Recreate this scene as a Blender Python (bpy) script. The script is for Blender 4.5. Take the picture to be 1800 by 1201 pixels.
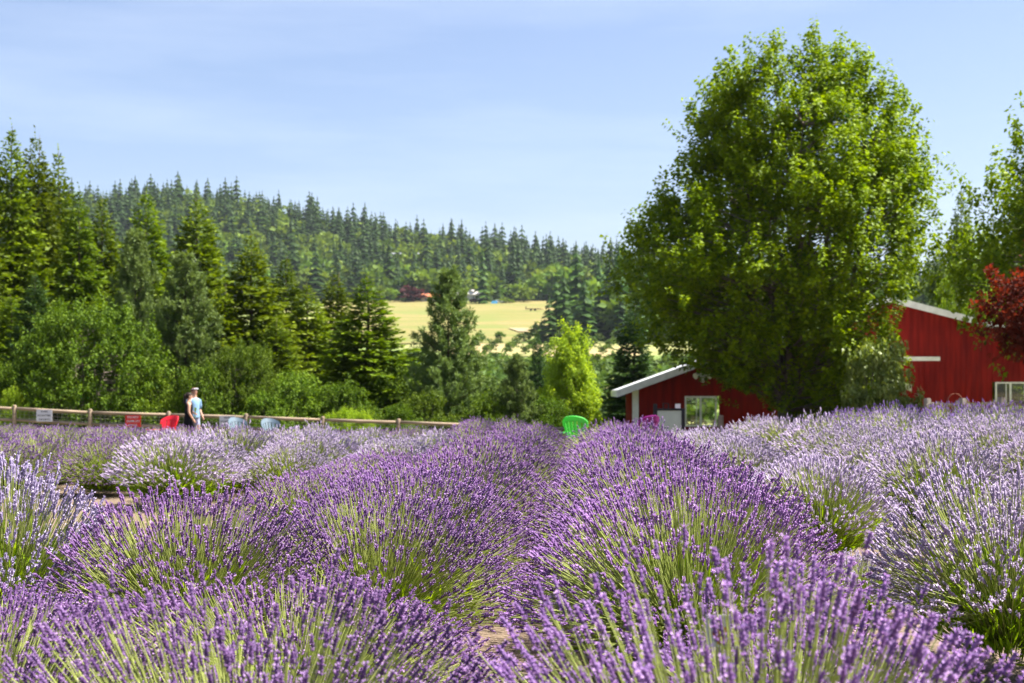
import bpy, math, random
import numpy as np
from mathutils import Vector, Matrix
for o in list(bpy.data.objects): bpy.data.objects.remove(o, do_unlink=True)
SC = bpy.context.scene
COL = SC.collection
R = math.radians
# ------------------------------------------------------------------ camera, sky, sun, exposure
CAMZ, FPX, HY = 1.4, 2500.0, 690.0
cam = bpy.data.objects.new('camera', bpy.data.cameras.new('camera')); COL.objects.link(cam)
cam.location = (0, 0, CAMZ); cam.rotation_euler = (R(90), 0, 0)
cam.data.lens = 50; cam.data.sensor_width = 36; cam.data.shift_y = (HY-600.5)/1800
cam.data.clip_start = 0.05; cam.data.clip_end = 30000
cam.data.dof.use_dof = True; cam.data.dof.focus_distance = 7.2; cam.data.dof.aperture_fstop = 4.8
SC.camera = cam
SUN_AZ, SUN_EL = 84.0, 57.0          # azimuth clockwise from +Y (view direction), elevation
wd = bpy.data.worlds.new('World'); SC.world = wd; wd.use_nodes = True
nt = wd.node_tree; nt.nodes.clear()
sky = nt.nodes.new('ShaderNodeTexSky'); sky.sky_type = 'NISHITA'; sky.sun_disc = False
sky.sun_elevation = R(SUN_EL); sky.sun_rotation = R(SUN_AZ)
sky.altitude = 200; sky.air_density = 1.0; sky.dust_density = 1.8; sky.ozone_density = 3.0
bg = nt.nodes.new('ShaderNodeBackground'); bg.inputs[1].default_value = 0.06
wo = nt.nodes.new('ShaderNodeOutputWorld')
tc = nt.nodes.new('ShaderNodeTexCoord'); mp = nt.nodes.new('ShaderNodeMapping')
mp.inputs['Rotation'].default_value = (0, R(12), 0); mp.inputs['Scale'].default_value = (1.3, 1.0, 9.0)
nz = nt.nodes.new('ShaderNodeTexNoise'); nz.inputs['Scale'].default_value = 1.6; nz.inputs['Detail'].default_value = 7; nz.inputs['Roughness'].default_value = .55
cr = nt.nodes.new('ShaderNodeMapRange'); cr.inputs[1].default_value = .45; cr.inputs[2].default_value = .8; cr.inputs[3].default_value = 0; cr.inputs[4].default_value = .18
mx = nt.nodes.new('ShaderNodeMixRGB'); mx.inputs[2].default_value = (8.6, 8.9, 9.3, 1)
L = nt.links.new
L(tc.outputs['Generated'], mp.inputs[0]); L(mp.outputs[0], nz.inputs[0]); L(nz.outputs['Fac'], cr.inputs[0])
tn = nt.nodes.new('ShaderNodeMixRGB'); tn.blend_type = 'MULTIPLY'; tn.inputs[0].default_value = 1; tn.inputs[2].default_value = (1.07, .985, 1.0, 1)
L(cr.outputs[0], mx.inputs[0]); L(sky.outputs[0], tn.inputs[1]); L(tn.outputs[0], mx.inputs[1]); L(mx.outputs[0], bg.inputs[0]); L(bg.outputs[0], wo.inputs[0])
sl = bpy.data.lights.new('sun', 'SUN'); sl.energy = 5.0; sl.angle = R(0.53); sl.color = (1.0, .945, .85)
sun = bpy.data.objects.new('sun', sl); COL.objects.link(sun)
sd = Vector((math.sin(R(SUN_AZ))*math.cos(R(SUN_EL)), math.cos(R(SUN_AZ))*math.cos(R(SUN_EL)), math.sin(R(SUN_EL))))
sun.rotation_euler = sd.to_track_quat('Z', 'Y').to_euler(); sun.location = (60, 10, 80)
SC.view_settings.view_transform = 'Standard'; SC.view_settings.look = 'None'
SC.view_settings.exposure = 1.75; SC.view_settings.gamma = 1.0; SC.view_settings.use_curve_mapping = False
SC.render.engine = 'CYCLES'
cy = SC.cycles
cy.use_denoising = True; cy.max_bounces = 8; cy.diffuse_bounces = 3; cy.glossy_bounces = 3
cy.transmission_bounces = 5; cy.transparent_max_bounces = 8; cy.volume_bounces = 0
cy.sample_clamp_indirect = 6; cy.caustics_reflective = False; cy.caustics_refractive = False
try:
    cy.denoiser = 'OPENIMAGEDENOISE'; cy.denoising_input_passes = 'RGB_ALBEDO_NORMAL'; cy.denoising_prefilter = 'ACCURATE'
except Exception: pass

# ------------------------------------------------------------------ helpers
def nrm(a): return a/np.maximum(np.linalg.norm(a, axis=-1, keepdims=True), 1e-9)
class MB:
    """collects triangles"""
    def __init__(s): s.v=[]; s.f=[]; s.t=[]; s.n=0
    def add(s, V, F, t=0.5):
        V=np.asarray(V,float).reshape(-1,3); F=np.asarray(F,int).reshape(-1,3)
        s.v.append(V); s.f.append(F+s.n); s.n+=len(V)
        s.t.append(np.broadcast_to(np.asarray(t,float),(len(V),)).copy()); return s
    def box(s, a, b, t=.5, M=None):
        (x0,y0,z0),(x1,y1,z1)=a,b
        V=np.array([(x0,y0,z0),(x1,y0,z0),(x1,y1,z0),(x0,y1,z0),(x0,y0,z1),(x1,y0,z1),(x1,y1,z1),(x0,y1,z1)],float)
        if M is not None: V=V@np.array(M.to_3x3()).T+np.array(M.translation)
        return s.quads(V,[(0,3,2,1),(4,5,6,7),(0,1,5,4),(1,2,6,5),(2,3,7,6),(3,0,4,7)],t)
    def quads(s, V, Q, t=.5):
        Q=np.asarray(Q,int); return s.add(V, np.concatenate([Q[:,[0,1,2]],Q[:,[0,2,3]]]), t)
    def tube(s, P, rad, k=6, t=.5, cap=True):
        P=np.asarray(P,float); n=len(P); rad=np.broadcast_to(np.asarray(rad,float),(n,))
        T=nrm(np.gradient(P,axis=0)); up=np.array([0,0,1.]) if abs(T[0,2])<.9 else np.array([1.,0,0])
        A=nrm(np.cross(T,up)); B=np.cross(T,A)
        ph=np.arange(k)*2*np.pi/k
        V=P[:,None,:]+rad[:,None,None]*(np.cos(ph)[None,:,None]*A[:,None,:]+np.sin(ph)[None,:,None]*B[:,None,:])
        i,j=np.meshgrid(np.arange(n-1),np.arange(k),indexing='ij'); i=i.ravel(); j=j.ravel(); j2=(j+1)%k
        Q=np.stack([i*k+j,i*k+j2,(i+1)*k+j2,(i+1)*k+j],1)
        V=V.reshape(-1,3); F=np.concatenate([Q[:,[0,1,2]],Q[:,[0,2,3]]])
        if cap:
            V=np.concatenate([V,P[:1],P[-1:]]); c0,c1=n*k,n*k+1; a=np.arange(k); b=(a+1)%k
            F=np.concatenate([F,np.stack([b,a,a*0+c0],1),np.stack([a+(n-1)*k,b+(n-1)*k,a*0+c1],1)])
        return s.add(V,F,t)
    def inst(s, TV, TF, O, X, Y, Z, t, tt=None):
        """copies of a template (verts TV, tris TF) at origins O with axes X,Y,Z (scaled); t per copy, tt per template vertex added"""
        N=len(O); k=len(TV); TV=np.asarray(TV,float)
        V=O[:,None,:]+TV[None,:,0:1]*X[:,None,:]+TV[None,:,1:2]*Y[:,None,:]+TV[None,:,2:3]*Z[:,None,:]
        F=(np.arange(N)*k)[:,None,None]+np.asarray(TF,int)[None]
        t=np.broadcast_to(np.asarray(t,float),(N,))[:,None]+(np.zeros(k) if tt is None else np.asarray(tt,float))[None,:]
        return s.add(V.reshape(-1,3),F.reshape(-1,3),t.ravel())
    def mesh(s, name, mat=None, smooth=False):
        V=np.concatenate(s.v); F=np.concatenate(s.f); t=np.concatenate(s.t)
        me=bpy.data.meshes.new(name); n=len(F)
        me.vertices.add(len(V)); me.vertices.foreach_set('co',V.astype(np.float32).ravel())
        me.loops.add(3*n); me.loops.foreach_set('vertex_index',F.astype(np.int32).ravel())
        me.polygons.add(n); me.polygons.foreach_set('loop_start',np.arange(n,dtype=np.int32)*3)
        me.polygons.foreach_set('use_smooth',np.full(n,bool(smooth)))
        me.attributes.new('tint','FLOAT','POINT').data.foreach_set('value',t.astype(np.float32))
        me.update(calc_edges=True)
        if mat: me.materials.append(mat)
        return me
    def obj(s, name, mat=None, parent=None, smooth=False): return link(name, s.mesh(name,mat,smooth), parent)
def link(name, data, parent=None, loc=None):
    o=bpy.data.objects.new(name,data); COL.objects.link(o); o.parent=parent
    if loc is not None: o.location=loc
    return o
def tag(o, label=None, cat=None, group=None, kind=None):
    for k,v in (('label',label),('category',cat),('group',group),('kind',kind)):
        if v: o[k]=v
    return o
def empty(name, loc=(0,0,0), rz=0, label=None, cat=None, group=None):
    o=link(name,None,None,loc); o.rotation_euler=(0,0,rz); o.empty_display_size=.2
    return tag(o,label,cat,group)
# ------------------------------------------------------------------ materials
def new_mat(name):
    m=bpy.data.materials.new(name); m.use_nodes=True; m.node_tree.nodes.clear(); return m,m.node_tree.nodes,m.node_tree.links.new
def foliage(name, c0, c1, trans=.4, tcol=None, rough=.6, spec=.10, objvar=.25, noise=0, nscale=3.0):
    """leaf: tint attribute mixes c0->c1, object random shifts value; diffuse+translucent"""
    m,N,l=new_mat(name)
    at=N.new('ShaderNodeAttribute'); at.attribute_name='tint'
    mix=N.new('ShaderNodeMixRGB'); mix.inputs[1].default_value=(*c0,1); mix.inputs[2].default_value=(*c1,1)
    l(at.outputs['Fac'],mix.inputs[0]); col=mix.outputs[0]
    oi=N.new('ShaderNodeObjectInfo'); hs=N.new('ShaderNodeHueSaturation')
    mr=N.new('ShaderNodeMapRange'); mr.inputs[3].default_value=1-objvar; mr.inputs[4].default_value=1+objvar
    mh=N.new('ShaderNodeMapRange'); mh.inputs[3].default_value=.5-.014*objvar/.25; mh.inputs[4].default_value=.5+.008*objvar/.25
    l(oi.outputs['Random'],mr.inputs[0]); l(mr.outputs[0],hs.inputs['Value']); l(col,hs.inputs['Color'])
    mm=N.new('ShaderNodeMath'); mm.operation='FRACT'; mu=N.new('ShaderNodeMath'); mu.operation='MULTIPLY'; mu.inputs[1].default_value=7.13
    l(oi.outputs['Random'],mu.inputs[0]); l(mu.outputs[0],mm.inputs[0]); l(mm.outputs[0],mh.inputs[0]); l(mh.outputs[0],hs.inputs['Hue'])
    col=hs.outputs[0]
    pb=N.new('ShaderNodeBsdfPrincipled'); pb.inputs['Roughness'].default_value=rough; pb.inputs['Specular IOR Level'].default_value=spec
    l(col,pb.inputs['Base Color'])
    tr=N.new('ShaderNodeBsdfTranslucent')
    tm=N.new('ShaderNodeMixRGB'); tm.blend_type='MULTIPLY'; tm.inputs[0].default_value=1; tm.inputs[2].default_value=(*(tcol or (1.5,1.4,.7)),1)
    l(col,tm.inputs[1]); l(tm.outputs[0],tr.inputs[0])
    ms=N.new('ShaderNodeMixShader'); ms.inputs[0].default_value=trans
    out=N.new('ShaderNodeOutputMaterial'); l(pb.outputs[0],ms.inputs[1]); l(tr.outputs[0],ms.inputs[2]); l(ms.outputs[0],out.inputs[0])
    return m
def solid(name, c0, c1=None, rough=.6, scale=4.0, stretch=(1,1,1), metal=0, spec=.12, bump=0, coord='Object', detail=6, lo=.35, hi=.65):
    m,N,l=new_mat(name)
    pb=N.new('ShaderNodeBsdfPrincipled'); pb.inputs['Roughness'].default_value=rough; pb.inputs['Metallic'].default_value=metal; pb.inputs['Specular IOR Level'].default_value=spec
    out=N.new('ShaderNodeOutputMaterial'); l(pb.outputs[0],out.inputs[0])
    c1=c1 or tuple(x*.8 for x in c0)
    tc=N.new('ShaderNodeTexCoord'); mp=N.new('ShaderNodeMapping'); mp.inputs['Scale'].default_value=stretch
    nz=N.new('ShaderNodeTexNoise'); nz.inputs['Scale'].default_value=scale; nz.inputs['Detail'].default_value=detail
    rp=N.new('ShaderNodeMapRange'); rp.inputs[1].default_value=lo; rp.inputs[2].default_value=hi
    mix=N.new('ShaderNodeMixRGB'); mix.inputs[1].default_value=(*c0,1); mix.inputs[2].default_value=(*c1,1)
    l(tc.outputs[coord],mp.inputs[0]); l(mp.outputs[0],nz.inputs[0]); l(nz.outputs['Fac'],rp.inputs[0]); l(rp.outputs[0],mix.inputs[0]); l(mix.outputs[0],pb.inputs['Base Color'])
    if bump:
        b=N.new('ShaderNodeBump'); b.inputs['Strength'].default_value=bump; b.inputs['Distance'].default_value=.05; l(nz.outputs['Fac'],b.inputs['Height']); l(b.outputs[0],pb.inputs['Normal'])
    return m
M={}
M['bark']=solid('bark',(.13,.10,.075),(.05,.04,.03),.9,9,(1,1,.2),bump=.6)
M['bark_grey']=solid('bark_grey',(.19,.16,.13),(.08,.065,.05),.9,9,(1,1,.2),bump=.6)
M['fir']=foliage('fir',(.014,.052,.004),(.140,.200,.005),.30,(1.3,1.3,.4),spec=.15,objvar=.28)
M['fir_dark']=foliage('fir_dark',(.010,.036,.010),(.045,.090,.018),.22,(1.2,1.2,.6),spec=.15,objvar=.2)
M['pine']=foliage('pine',(.022,.064,.014),(.150,.215,.055),.26,(1.25,1.2,.7),spec=.2,objvar=.12)
M['bush']=foliage('bush',(.016,.056,.005),(.130,.200,.012),.30,(1.2,1.25,.4),objvar=.18)
M['maple']=foliage('maple',(.016,.068,.003),(.225,.315,.003),.33,(1.5,1.45,.3),rough=.5,spec=.14,objvar=.0)  # shaded and sunlit leaf tones are held in the two colours
M['lime']=foliage('lime',(.16,.27,.015),(.30,.42,.03),.45,(1.4,1.3,.5),objvar=.05)
M['redleaf']=foliage('redleaf',(.026,.005,.005),(.12,.023,.009),.4,(2.1,1.2,.8),objvar=.0)  # first colour paints shaded leaves, second the sunlit tips
M['vine']=foliage('vine',(.06,.11,.012),(.22,.28,.06),.35,(1.4,1.3,.6),rough=.4,spec=.3,objvar=.0)
M['purpleleaf']=foliage('purpleleaf',(.035,.012,.014),(.085,.03,.03),.3,(1.4,1.,.9),objvar=.0)
M['hillfir']=foliage('hillfir',(.012,.040,.009),(.050,.105,.016),.2,(1.2,1.2,.6),spec=.1,objvar=.3)
M['hillbroad']=foliage('hillbroad',(.045,.105,.014),(.130,.205,.028),.3,(1.3,1.2,.5),spec=.1,objvar=.35)
M['orchard']=foliage('orchard',(.035,.08,.014),(.10,.165,.028),.3,(1.3,1.2,.5),spec=.15,objvar=.25)
# lavender
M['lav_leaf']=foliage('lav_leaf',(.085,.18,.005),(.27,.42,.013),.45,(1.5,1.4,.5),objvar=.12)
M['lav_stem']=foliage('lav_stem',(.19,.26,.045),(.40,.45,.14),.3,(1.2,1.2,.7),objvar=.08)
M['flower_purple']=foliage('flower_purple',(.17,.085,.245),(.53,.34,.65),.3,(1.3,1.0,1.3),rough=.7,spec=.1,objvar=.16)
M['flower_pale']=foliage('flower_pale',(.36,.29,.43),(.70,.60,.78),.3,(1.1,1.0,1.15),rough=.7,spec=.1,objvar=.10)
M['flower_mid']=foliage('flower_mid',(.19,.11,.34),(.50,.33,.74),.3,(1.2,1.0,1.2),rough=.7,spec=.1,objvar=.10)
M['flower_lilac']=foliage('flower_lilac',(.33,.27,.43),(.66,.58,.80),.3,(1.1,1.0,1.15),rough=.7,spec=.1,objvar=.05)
M['grass']=foliage('grass',(.07,.11,.02),(.17,.20,.05),.3,objvar=.1)
M['wood']=solid('fence_wood',(.34,.26,.18),(.18,.14,.10),.85,12,(.15,1,1),bump=.3)
M['wood_grey']=solid('weathered_wood',(.34,.31,.27),(.16,.14,.12),.85,10,(1,1,.2),bump=.4)
M['red_paint']=solid('red_paint',(.25,.017,.013),(.14,.010,.009),.95,3,(2,2,.25),spec=.02)
M['white_paint']=solid('white_paint',(.80,.78,.74),(.66,.64,.60),.55,5)
M['roof_metal']=solid('roof_metal',(.62,.63,.64),(.50,.50,.50),.4,3,metal=.0)
M['glass']=solid('window_glass',(.02,.025,.02),(.03,.035,.03),.03,2,spec=1.0)
M['black']=solid('black_paint',(.012,.013,.016),(.02,.02,.024),.5)
M['board']=solid('pale_board',(.33,.39,.34),(.30,.35,.31),.5)
M['sign_white']=solid('sign_white',(.62,.62,.66),(.56,.56,.60),.5)
M['sign_red']=solid('sign_red',(.62,.045,.035),(.55,.04,.03),.5)
M['ink']=solid('sign_ink',(.03,.03,.035),(.05,.05,.05),.6)
M['wire']=solid('wire',(.22,.21,.20),(.12,.11,.1),.5,metal=.6)
M['lamp_white']=solid('lamp_white',(.75,.72,.68),(.6,.58,.55),.4)
def plastic(n,c,tr=.25):
    return foliage('plastic_'+n,c,tuple(min(1,x*1.15) for x in c),tr,(1.2,1.2,1.2),rough=.45,spec=.4,objvar=0)
M['c_green']=plastic('green',(.10,.55,.09),.35); M['c_magenta']=plastic('magenta',(.20,.006,.16),.3)
M['c_red']=plastic('red',(.72,.022,.045),.3); M['c_blue']=plastic('blue',(.13,.18,.225),.1)
M['skin']=solid('skin',(.56,.33,.23),(.50,.28,.19),.5,6); M['hair_dark']=solid('hair_dark',(.018,.012,.010),(.03,.02,.015),.5,40,(1,1,.2))
M['hair_red']=solid('hair_red',(.12,.035,.018),(.06,.02,.01),.5,40,(1,1,.2)); M['cloth_black']=solid('cloth_black',(.008,.008,.010),(.014,.014,.017),.9,8,spec=.05)
M['cloth_blue']=solid('cloth_blue',(.20,.33,.50),(.17,.28,.43),.85,6); M['cloth_shorts']=solid('cloth_shorts',(.33,.36,.48),(.28,.30,.42),.85,6)
M['shoe']=solid('shoe',(.5,.48,.45),(.4,.38,.35),.7)

# ------------------------------------------------------------------ terrain
def sst(a,b,x): t=np.clip((x-a)/(b-a),0,1); return t*t*(3-2*t)
RX=[-3000,-1500,-700,-396,-334,-264,-207,-150,-88,0,79,176,396,900,2000]
RH=[83,103,129,139,136,143,136,123,111,100,89,79,68,60,55]
def terr(X,Y):
    X=np.asarray(X,float); Y=np.asarray(Y,float); X,Y=np.broadcast_arrays(X,Y)
    fg=np.interp(X,[-40,-15.6,0,12,40],[.1,-.08,-.62,-.85,-.9])
    near=fg*sst(30,45,Y)+.20*sst(1.5,6.5,X)*sst(9,17,Y)*(1-sst(25,34,Y))
    prof=np.interp(Y,[46,100,160,250,380,450,700,760],[0,-3.4,-3.2,3.5,11,17.6,46,56])
    fade=np.clip(1-(Y-46)/54,0,1); z=np.where(Y<46,near,fg*fade+prof)
    H=np.interp(X*1100/np.maximum(Y,300),RX,RH)
    t=np.clip((Y-700)/400,0,1); hill=46+(H-46)*(t*.55+.45*sst(0,1,t))
    far=H*(1-.5*sst(1100,2600,Y)); z=np.where(Y>700,np.where(Y<1100,hill,far),z)
    z=z+np.where(Y>760,1.6*np.sin(X*.021+1)*np.sin(Y*.017)*sst(760,900,Y),0)
    side=sst(120,400,np.abs(X))*sst(60,200,Y)*(1-sst(350,700,Y)); z=z+side*6
    return np.where(Y<0,0,z)
def pix(px,py,Y): return Vector(((px-900)/FPX*Y, Y, CAMZ+(HY-py)/FPX*Y))
def hit(px,py,y0=60,y1=1100):
    Y=np.linspace(y0,y1,4000); X=(px-900)/FPX*Y; Z=CAMZ+(HY-py)/FPX*Y
    k=np.nonzero(terr(X,Y)>=Z)[0]; i=k[0] if len(k) else len(Y)-1
    return float(X[i]),float(Y[i])
def sheet(name, xs, ys, mat, off=0.0, tintf=None):
    X,Y=np.meshgrid(xs,ys,indexing='xy') if np.ndim(xs)==1 else (xs,np.broadcast_to(np.asarray(ys)[:,None],np.shape(xs)))
    Z=terr(X,Y)+off; V=np.stack([X,Y,Z],-1).reshape(-1,3); ny,nx=X.shape
    i,j=np.meshgrid(np.arange(ny-1),np.arange(nx-1),indexing='ij'); i=i.ravel(); j=j.ravel(); a=i*nx+j
    mb=MB(); t=.5 if tintf is None else tintf(V[:,0],V[:,1])
    mb.quads(V,np.stack([a,a+1,a+nx+1,a+nx],1),t); o=mb.obj(name,mat,smooth=True); return tag(o,kind='structure')
def ground_mat():
    m,N,l=new_mat('ground'); g=N.new('ShaderNodeNewGeometry'); sx=N.new('ShaderNodeSeparateXYZ'); l(g.outputs['Position'],sx.inputs[0])
    def noise(s,d=6):
        n=N.new('ShaderNodeTexNoise'); n.inputs['Scale'].default_value=s; n.inputs['Detail'].default_value=d; l(g.outputs['Position'],n.inputs[0]); return n.outputs['Fac']
    def mixc(f,a,b):
        x=N.new('ShaderNodeMixRGB')
        for s,v in ((0,f),(1,a),(2,b)):
            if isinstance(v,tuple): x.inputs[s].default_value=(*v,1)
            else: l(v,x.inputs[s])
        return x.outputs[0]
    def rng(v,a,b):
        r=N.new('ShaderNodeMapRange'); r.inputs[1].default_value=a; r.inputs[2].default_value=b; l(v,r.inputs[0]); return r.outputs[0]
    soil=mixc(rng(noise(14),.35,.65),(.19,.14,.10),(.11,.08,.058)); soil=mixc(rng(noise(60),.5,.7),soil,(.26,.21,.16))
    grass=mixc(rng(noise(1.2),.35,.65),(.10,.14,.03),(.22,.22,.07)); orch=mixc(rng(noise(.05),.4,.6),(.13,.18,.045),(.26,.26,.10))
    forest=mixc(rng(noise(.03),.4,.6),(.025,.045,.014),(.05,.075,.02))
    c=mixc(rng(sx.outputs['Y'],43,45.5),soil,grass); c=mixc(rng(sx.outputs['Y'],110,140),c,orch); c=mixc(rng(sx.outputs['Y'],650,720),c,forest)
    pb=N.new('ShaderNodeBsdfPrincipled'); pb.inputs['Roughness'].default_value=.95; pb.inputs['Specular IOR Level'].default_value=.1; l(c,pb.inputs['Base Color'])
    b=N.new('ShaderNodeBump'); b.inputs['Strength'].default_value=.6; b.inputs['Distance'].default_value=.03; l(noise(30),b.inputs['Height']); l(b.outputs[0],pb.inputs['Normal'])
    o=N.new('ShaderNodeOutputMaterial'); l(pb.outputs[0],o.inputs[0]); return m
xs=np.unique(np.concatenate([np.linspace(-6000,-600,12),np.linspace(-600,-60,40),np.linspace(-60,60,61),np.linspace(60,600,40),np.linspace(600,6000,12)]))
ys=np.unique(np.concatenate([np.linspace(-3000,-20,10),np.linspace(-20,60,41),np.linspace(60,200,40),np.linspace(200,1400,130),np.linspace(1400,8000,20)]))
sheet('ground',xs,ys,ground_mat())
# hay field and orchard soil on the far slope
def strip(name,left,right,y0,y1,mat,off,n=60,m=60):
    ys=np.linspace(y0,y1,n); a=np.interp(ys,*left); b=np.interp(ys,*right); w=np.linspace(0,1,m)
    return sheet(name,a[:,None]*(1-w)+b[:,None]*w,ys,mat,off)
hx0,hy0=hit(800,604); hx1,hy1=hit(880,531)
def colx(px,py):
    x,y=hit(px,py); return x,y
rb=[colx(915,604),colx(945,588),colx(985,560),colx(1010,545),colx(1010,531)]
M['hay']=solid('hay',(.25,.20,.085),(.165,.175,.055),.95,.10,(.16,.8,1),spec=.05,detail=8)
def mow(m):
    N=m.node_tree.nodes; l=m.node_tree.links.new; pb=[n for n in N if n.type=='BSDF_PRINCIPLED'][0]; src=pb.inputs['Base Color'].links[0].from_socket
    g=N.new('ShaderNodeTexCoord'); w=N.new('ShaderNodeTexWave'); w.bands_direction='Y'; w.inputs['Scale'].default_value=.045; w.inputs['Distortion'].default_value=2.5; w.inputs['Detail'].default_value=3; w.inputs['Detail Scale'].default_value=.3
    n2=N.new('ShaderNodeTexNoise'); n2.inputs['Scale'].default_value=.035; n2.inputs['Detail'].default_value=5; l(g.outputs['Object'],w.inputs[0]); l(g.outputs['Object'],n2.inputs[0])
    a=N.new('ShaderNodeMixRGB'); a.blend_type='MULTIPLY'; r1=N.new('ShaderNodeMapRange'); r1.inputs[3].default_value=.78; r1.inputs[4].default_value=1.08; l(w.outputs['Fac'],r1.inputs[0]); a.inputs[0].default_value=1; l(src,a.inputs[1]); l(r1.outputs[0],a.inputs[2])
    b=N.new('ShaderNodeMixRGB'); r2=N.new('ShaderNodeMapRange'); r2.inputs[1].default_value=.52; r2.inputs[2].default_value=.68; r2.inputs[4].default_value=.7; l(n2.outputs['Fac'],r2.inputs[0]); l(r2.outputs[0],b.inputs[0]); l(a.outputs[0],b.inputs[1]); b.inputs[2].default_value=(.14,.17,.05,1); l(b.outputs[0],pb.inputs['Base Color'])
mow(M['hay'])
strip('hay_field',([hy0-5,hy1+30],[hit(560,604)[0],hit(560,531)[0]]),([p[1] for p in rb],[p[0] for p in rb]),hy0-5,hy1+6,M['hay'],.35)
ox,oy=hit(880,628)
M['orchard_soil']=solid('orchard_soil',(.36,.25,.15),(.24,.25,.09),.95,.09,(3,.25,1),spec=.05)
strip('orchard_soil',([oy,hy0],[hit(780,628)[0],hit(780,604)[0]]),([oy,hy0],[hit(1130,628)[0],hit(1130,604)[0]]),oy,hy0-5.5,M['orchard_soil'],.3)
bx_,by_=hit(908,583)
M['bare']=solid('bare_soil',(.34,.27,.17),(.30,.25,.14),.95,.2,spec=.05)
strip('bare_soil_patch',([by_-9,by_+9],[hit(912,590)[0],hit(893,586)[0]]),([by_-9,by_+9],[hit(928,590)[0],hit(930,585)[0]]),by_-9,by_+9,M['bare'],.7,8,8)

# ------------------------------------------------------------------ tree builders
rng=np.random.default_rng
LEAF_V=[(0,0,0),(-.42,.30,.03),(-.16,.52,.01),(0,1,-.06),(.16,.52,.01),(.42,.30,.03)]
LEAF_F=[(0,2,1),(0,3,2),(0,4,3),(0,5,4)]
KITE_V=[(0,0,0),(-.36,.42,.05),(0,1,-.05),(.36,.42,.05)]; KITE_F=[(0,2,1),(0,3,2)]
BLADE_V=[(0,0,0),(-.5,.45,0),(0,1,0),(.5,.45,0)]
def leaves(mb, r, O, D, size, t, tv=LEAF_V, tf=LEAF_F, flat=.6, wid=1.0):
    N=len(O); D=nrm(D); up=np.array([0,0,1.])+r.normal(0,flat,(N,3)); Z=nrm(up-D*np.sum(up*D,1,keepdims=True)); X=np.cross(D,Z)
    s=np.broadcast_to(np.asarray(size,float),(N,))[:,None]
    mb.inst(tv,tf,O,X*s*wid,D*s,Z*s,t)
def rdir(r,n): return nrm(r.normal(size=(n,3)))
def bez(a,b,c,n): u=np.linspace(0,1,n)[:,None]; return (1-u)**2*a+2*u*(1-u)*b+u*u*c
def fir(seed,H=14.,Rm=3.0,dens=1.0,droop=.35,bl=.28,bw=.07,gap=.30,base=.04,bark='bark',mat='fir',pw=.85):
    r=rng(seed); tk=MB(); cr=MB()
    zs=np.linspace(0,H,12); wob=np.cumsum(r.normal(0,.03,(12,2)),0)
    tk.tube(np.column_stack([wob*(zs/H)[:,None],zs]),.16*(1-zs/H*.96)*H/14,7)
    O=[];D=[];T=[]
    z=H*base
    while z<H*.985:
        f=z/H; Lm=Rm*((1-f)**pw)*(1.0 if f>.12 else .8+f*1.6); k=max(3,int(r.integers(5,7)*dens)); a0=r.uniform(0,6.28)
        for j in range(k):
            a=a0+j*6.283/k+r.normal(0,.25); ln=max(.10,Lm*r.uniform(.62,1.18)); sl=np.interp(f,[0,.4,.8,1],[-droop,-droop*.5,.25,.8])+r.normal(0,.08)
            d=np.array([math.cos(a),math.sin(a),0]); p0=np.array([0,0,z]); p2=p0+d*ln+np.array([0,0,sl*ln]); p1=p0+d*ln*.5+np.array([0,0,sl*ln*.5-droop*.18*ln])
            p2=p2+np.array([0,0,.10*ln]); P=bez(p0,p1,p2,7)
            if ln>.8: tk.tube(P,np.linspace(.03,.006,7)*(.5+ln/Rm),3,cap=False)
            nb=max(2,int(ln/.085*dens)); s=np.sort(r.uniform(.16,1,nb)); i=s*6; i0=np.clip(i.astype(int),0,5); fr=(i-i0)[:,None]
            C=P[i0]*(1-fr)+P[i0+1]*fr; tg=nrm(P[i0+1]-P[i0]); side=np.cross(tg,[0,0,1.]); side=nrm(side)*np.where(r.random(nb)<.5,1,-1)[:,None]
            bd=nrm(side*r.uniform(.4,1.1,(nb,1))+tg*.8+np.array([0,0,-.25])*r.uniform(0,1.6,(nb,1))); bln=(min(.16,.5*ln)+.34*ln*(1.08-s)*r.uniform(.6,1.2,nb))
            for q in range(nb):
                kk=max(2,int(bln[q]/.075)); u=np.linspace(.05,1,kk)
                oo=C[q]+bd[q]*(u*bln[q])[:,None]; oo[:,2]-=.12*(u*bln[q])**2
                dd=bd[q]+rdir(r,kk)*.75; O.append(oo); D.append(dd); T.append(np.clip(.15+.55*s[q]+.25*u+r.normal(0,.16,kk),0,1))  # tint darker inside the crown, lighter at tips: shade put into the colour
        z+=gap*r.uniform(.75,1.25)*(1.0 if f<.8 else .7)
    for _ in range(1):
        kk=14; u=np.linspace(.9,1.02,kk); O.append(np.column_stack([u*0,u*0,u*H])); D.append(rdir(r,kk)*.6+[0,0,.9]); T.append(u*0+.7)
    O=np.concatenate(O); D=np.concatenate(D); T=np.concatenate(T)
    leaves(cr,r,O,D,bl*r.uniform(.7,1.25,len(O))*np.interp(O[:,2]/H,[0,.8,1],[1,.9,.5]),T,BLADE_V,KITE_F,flat=1.0,wid=bw/bl*2)
    return tk.mesh('trunk',M[bark],True),cr.mesh('crown',M[mat])
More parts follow.
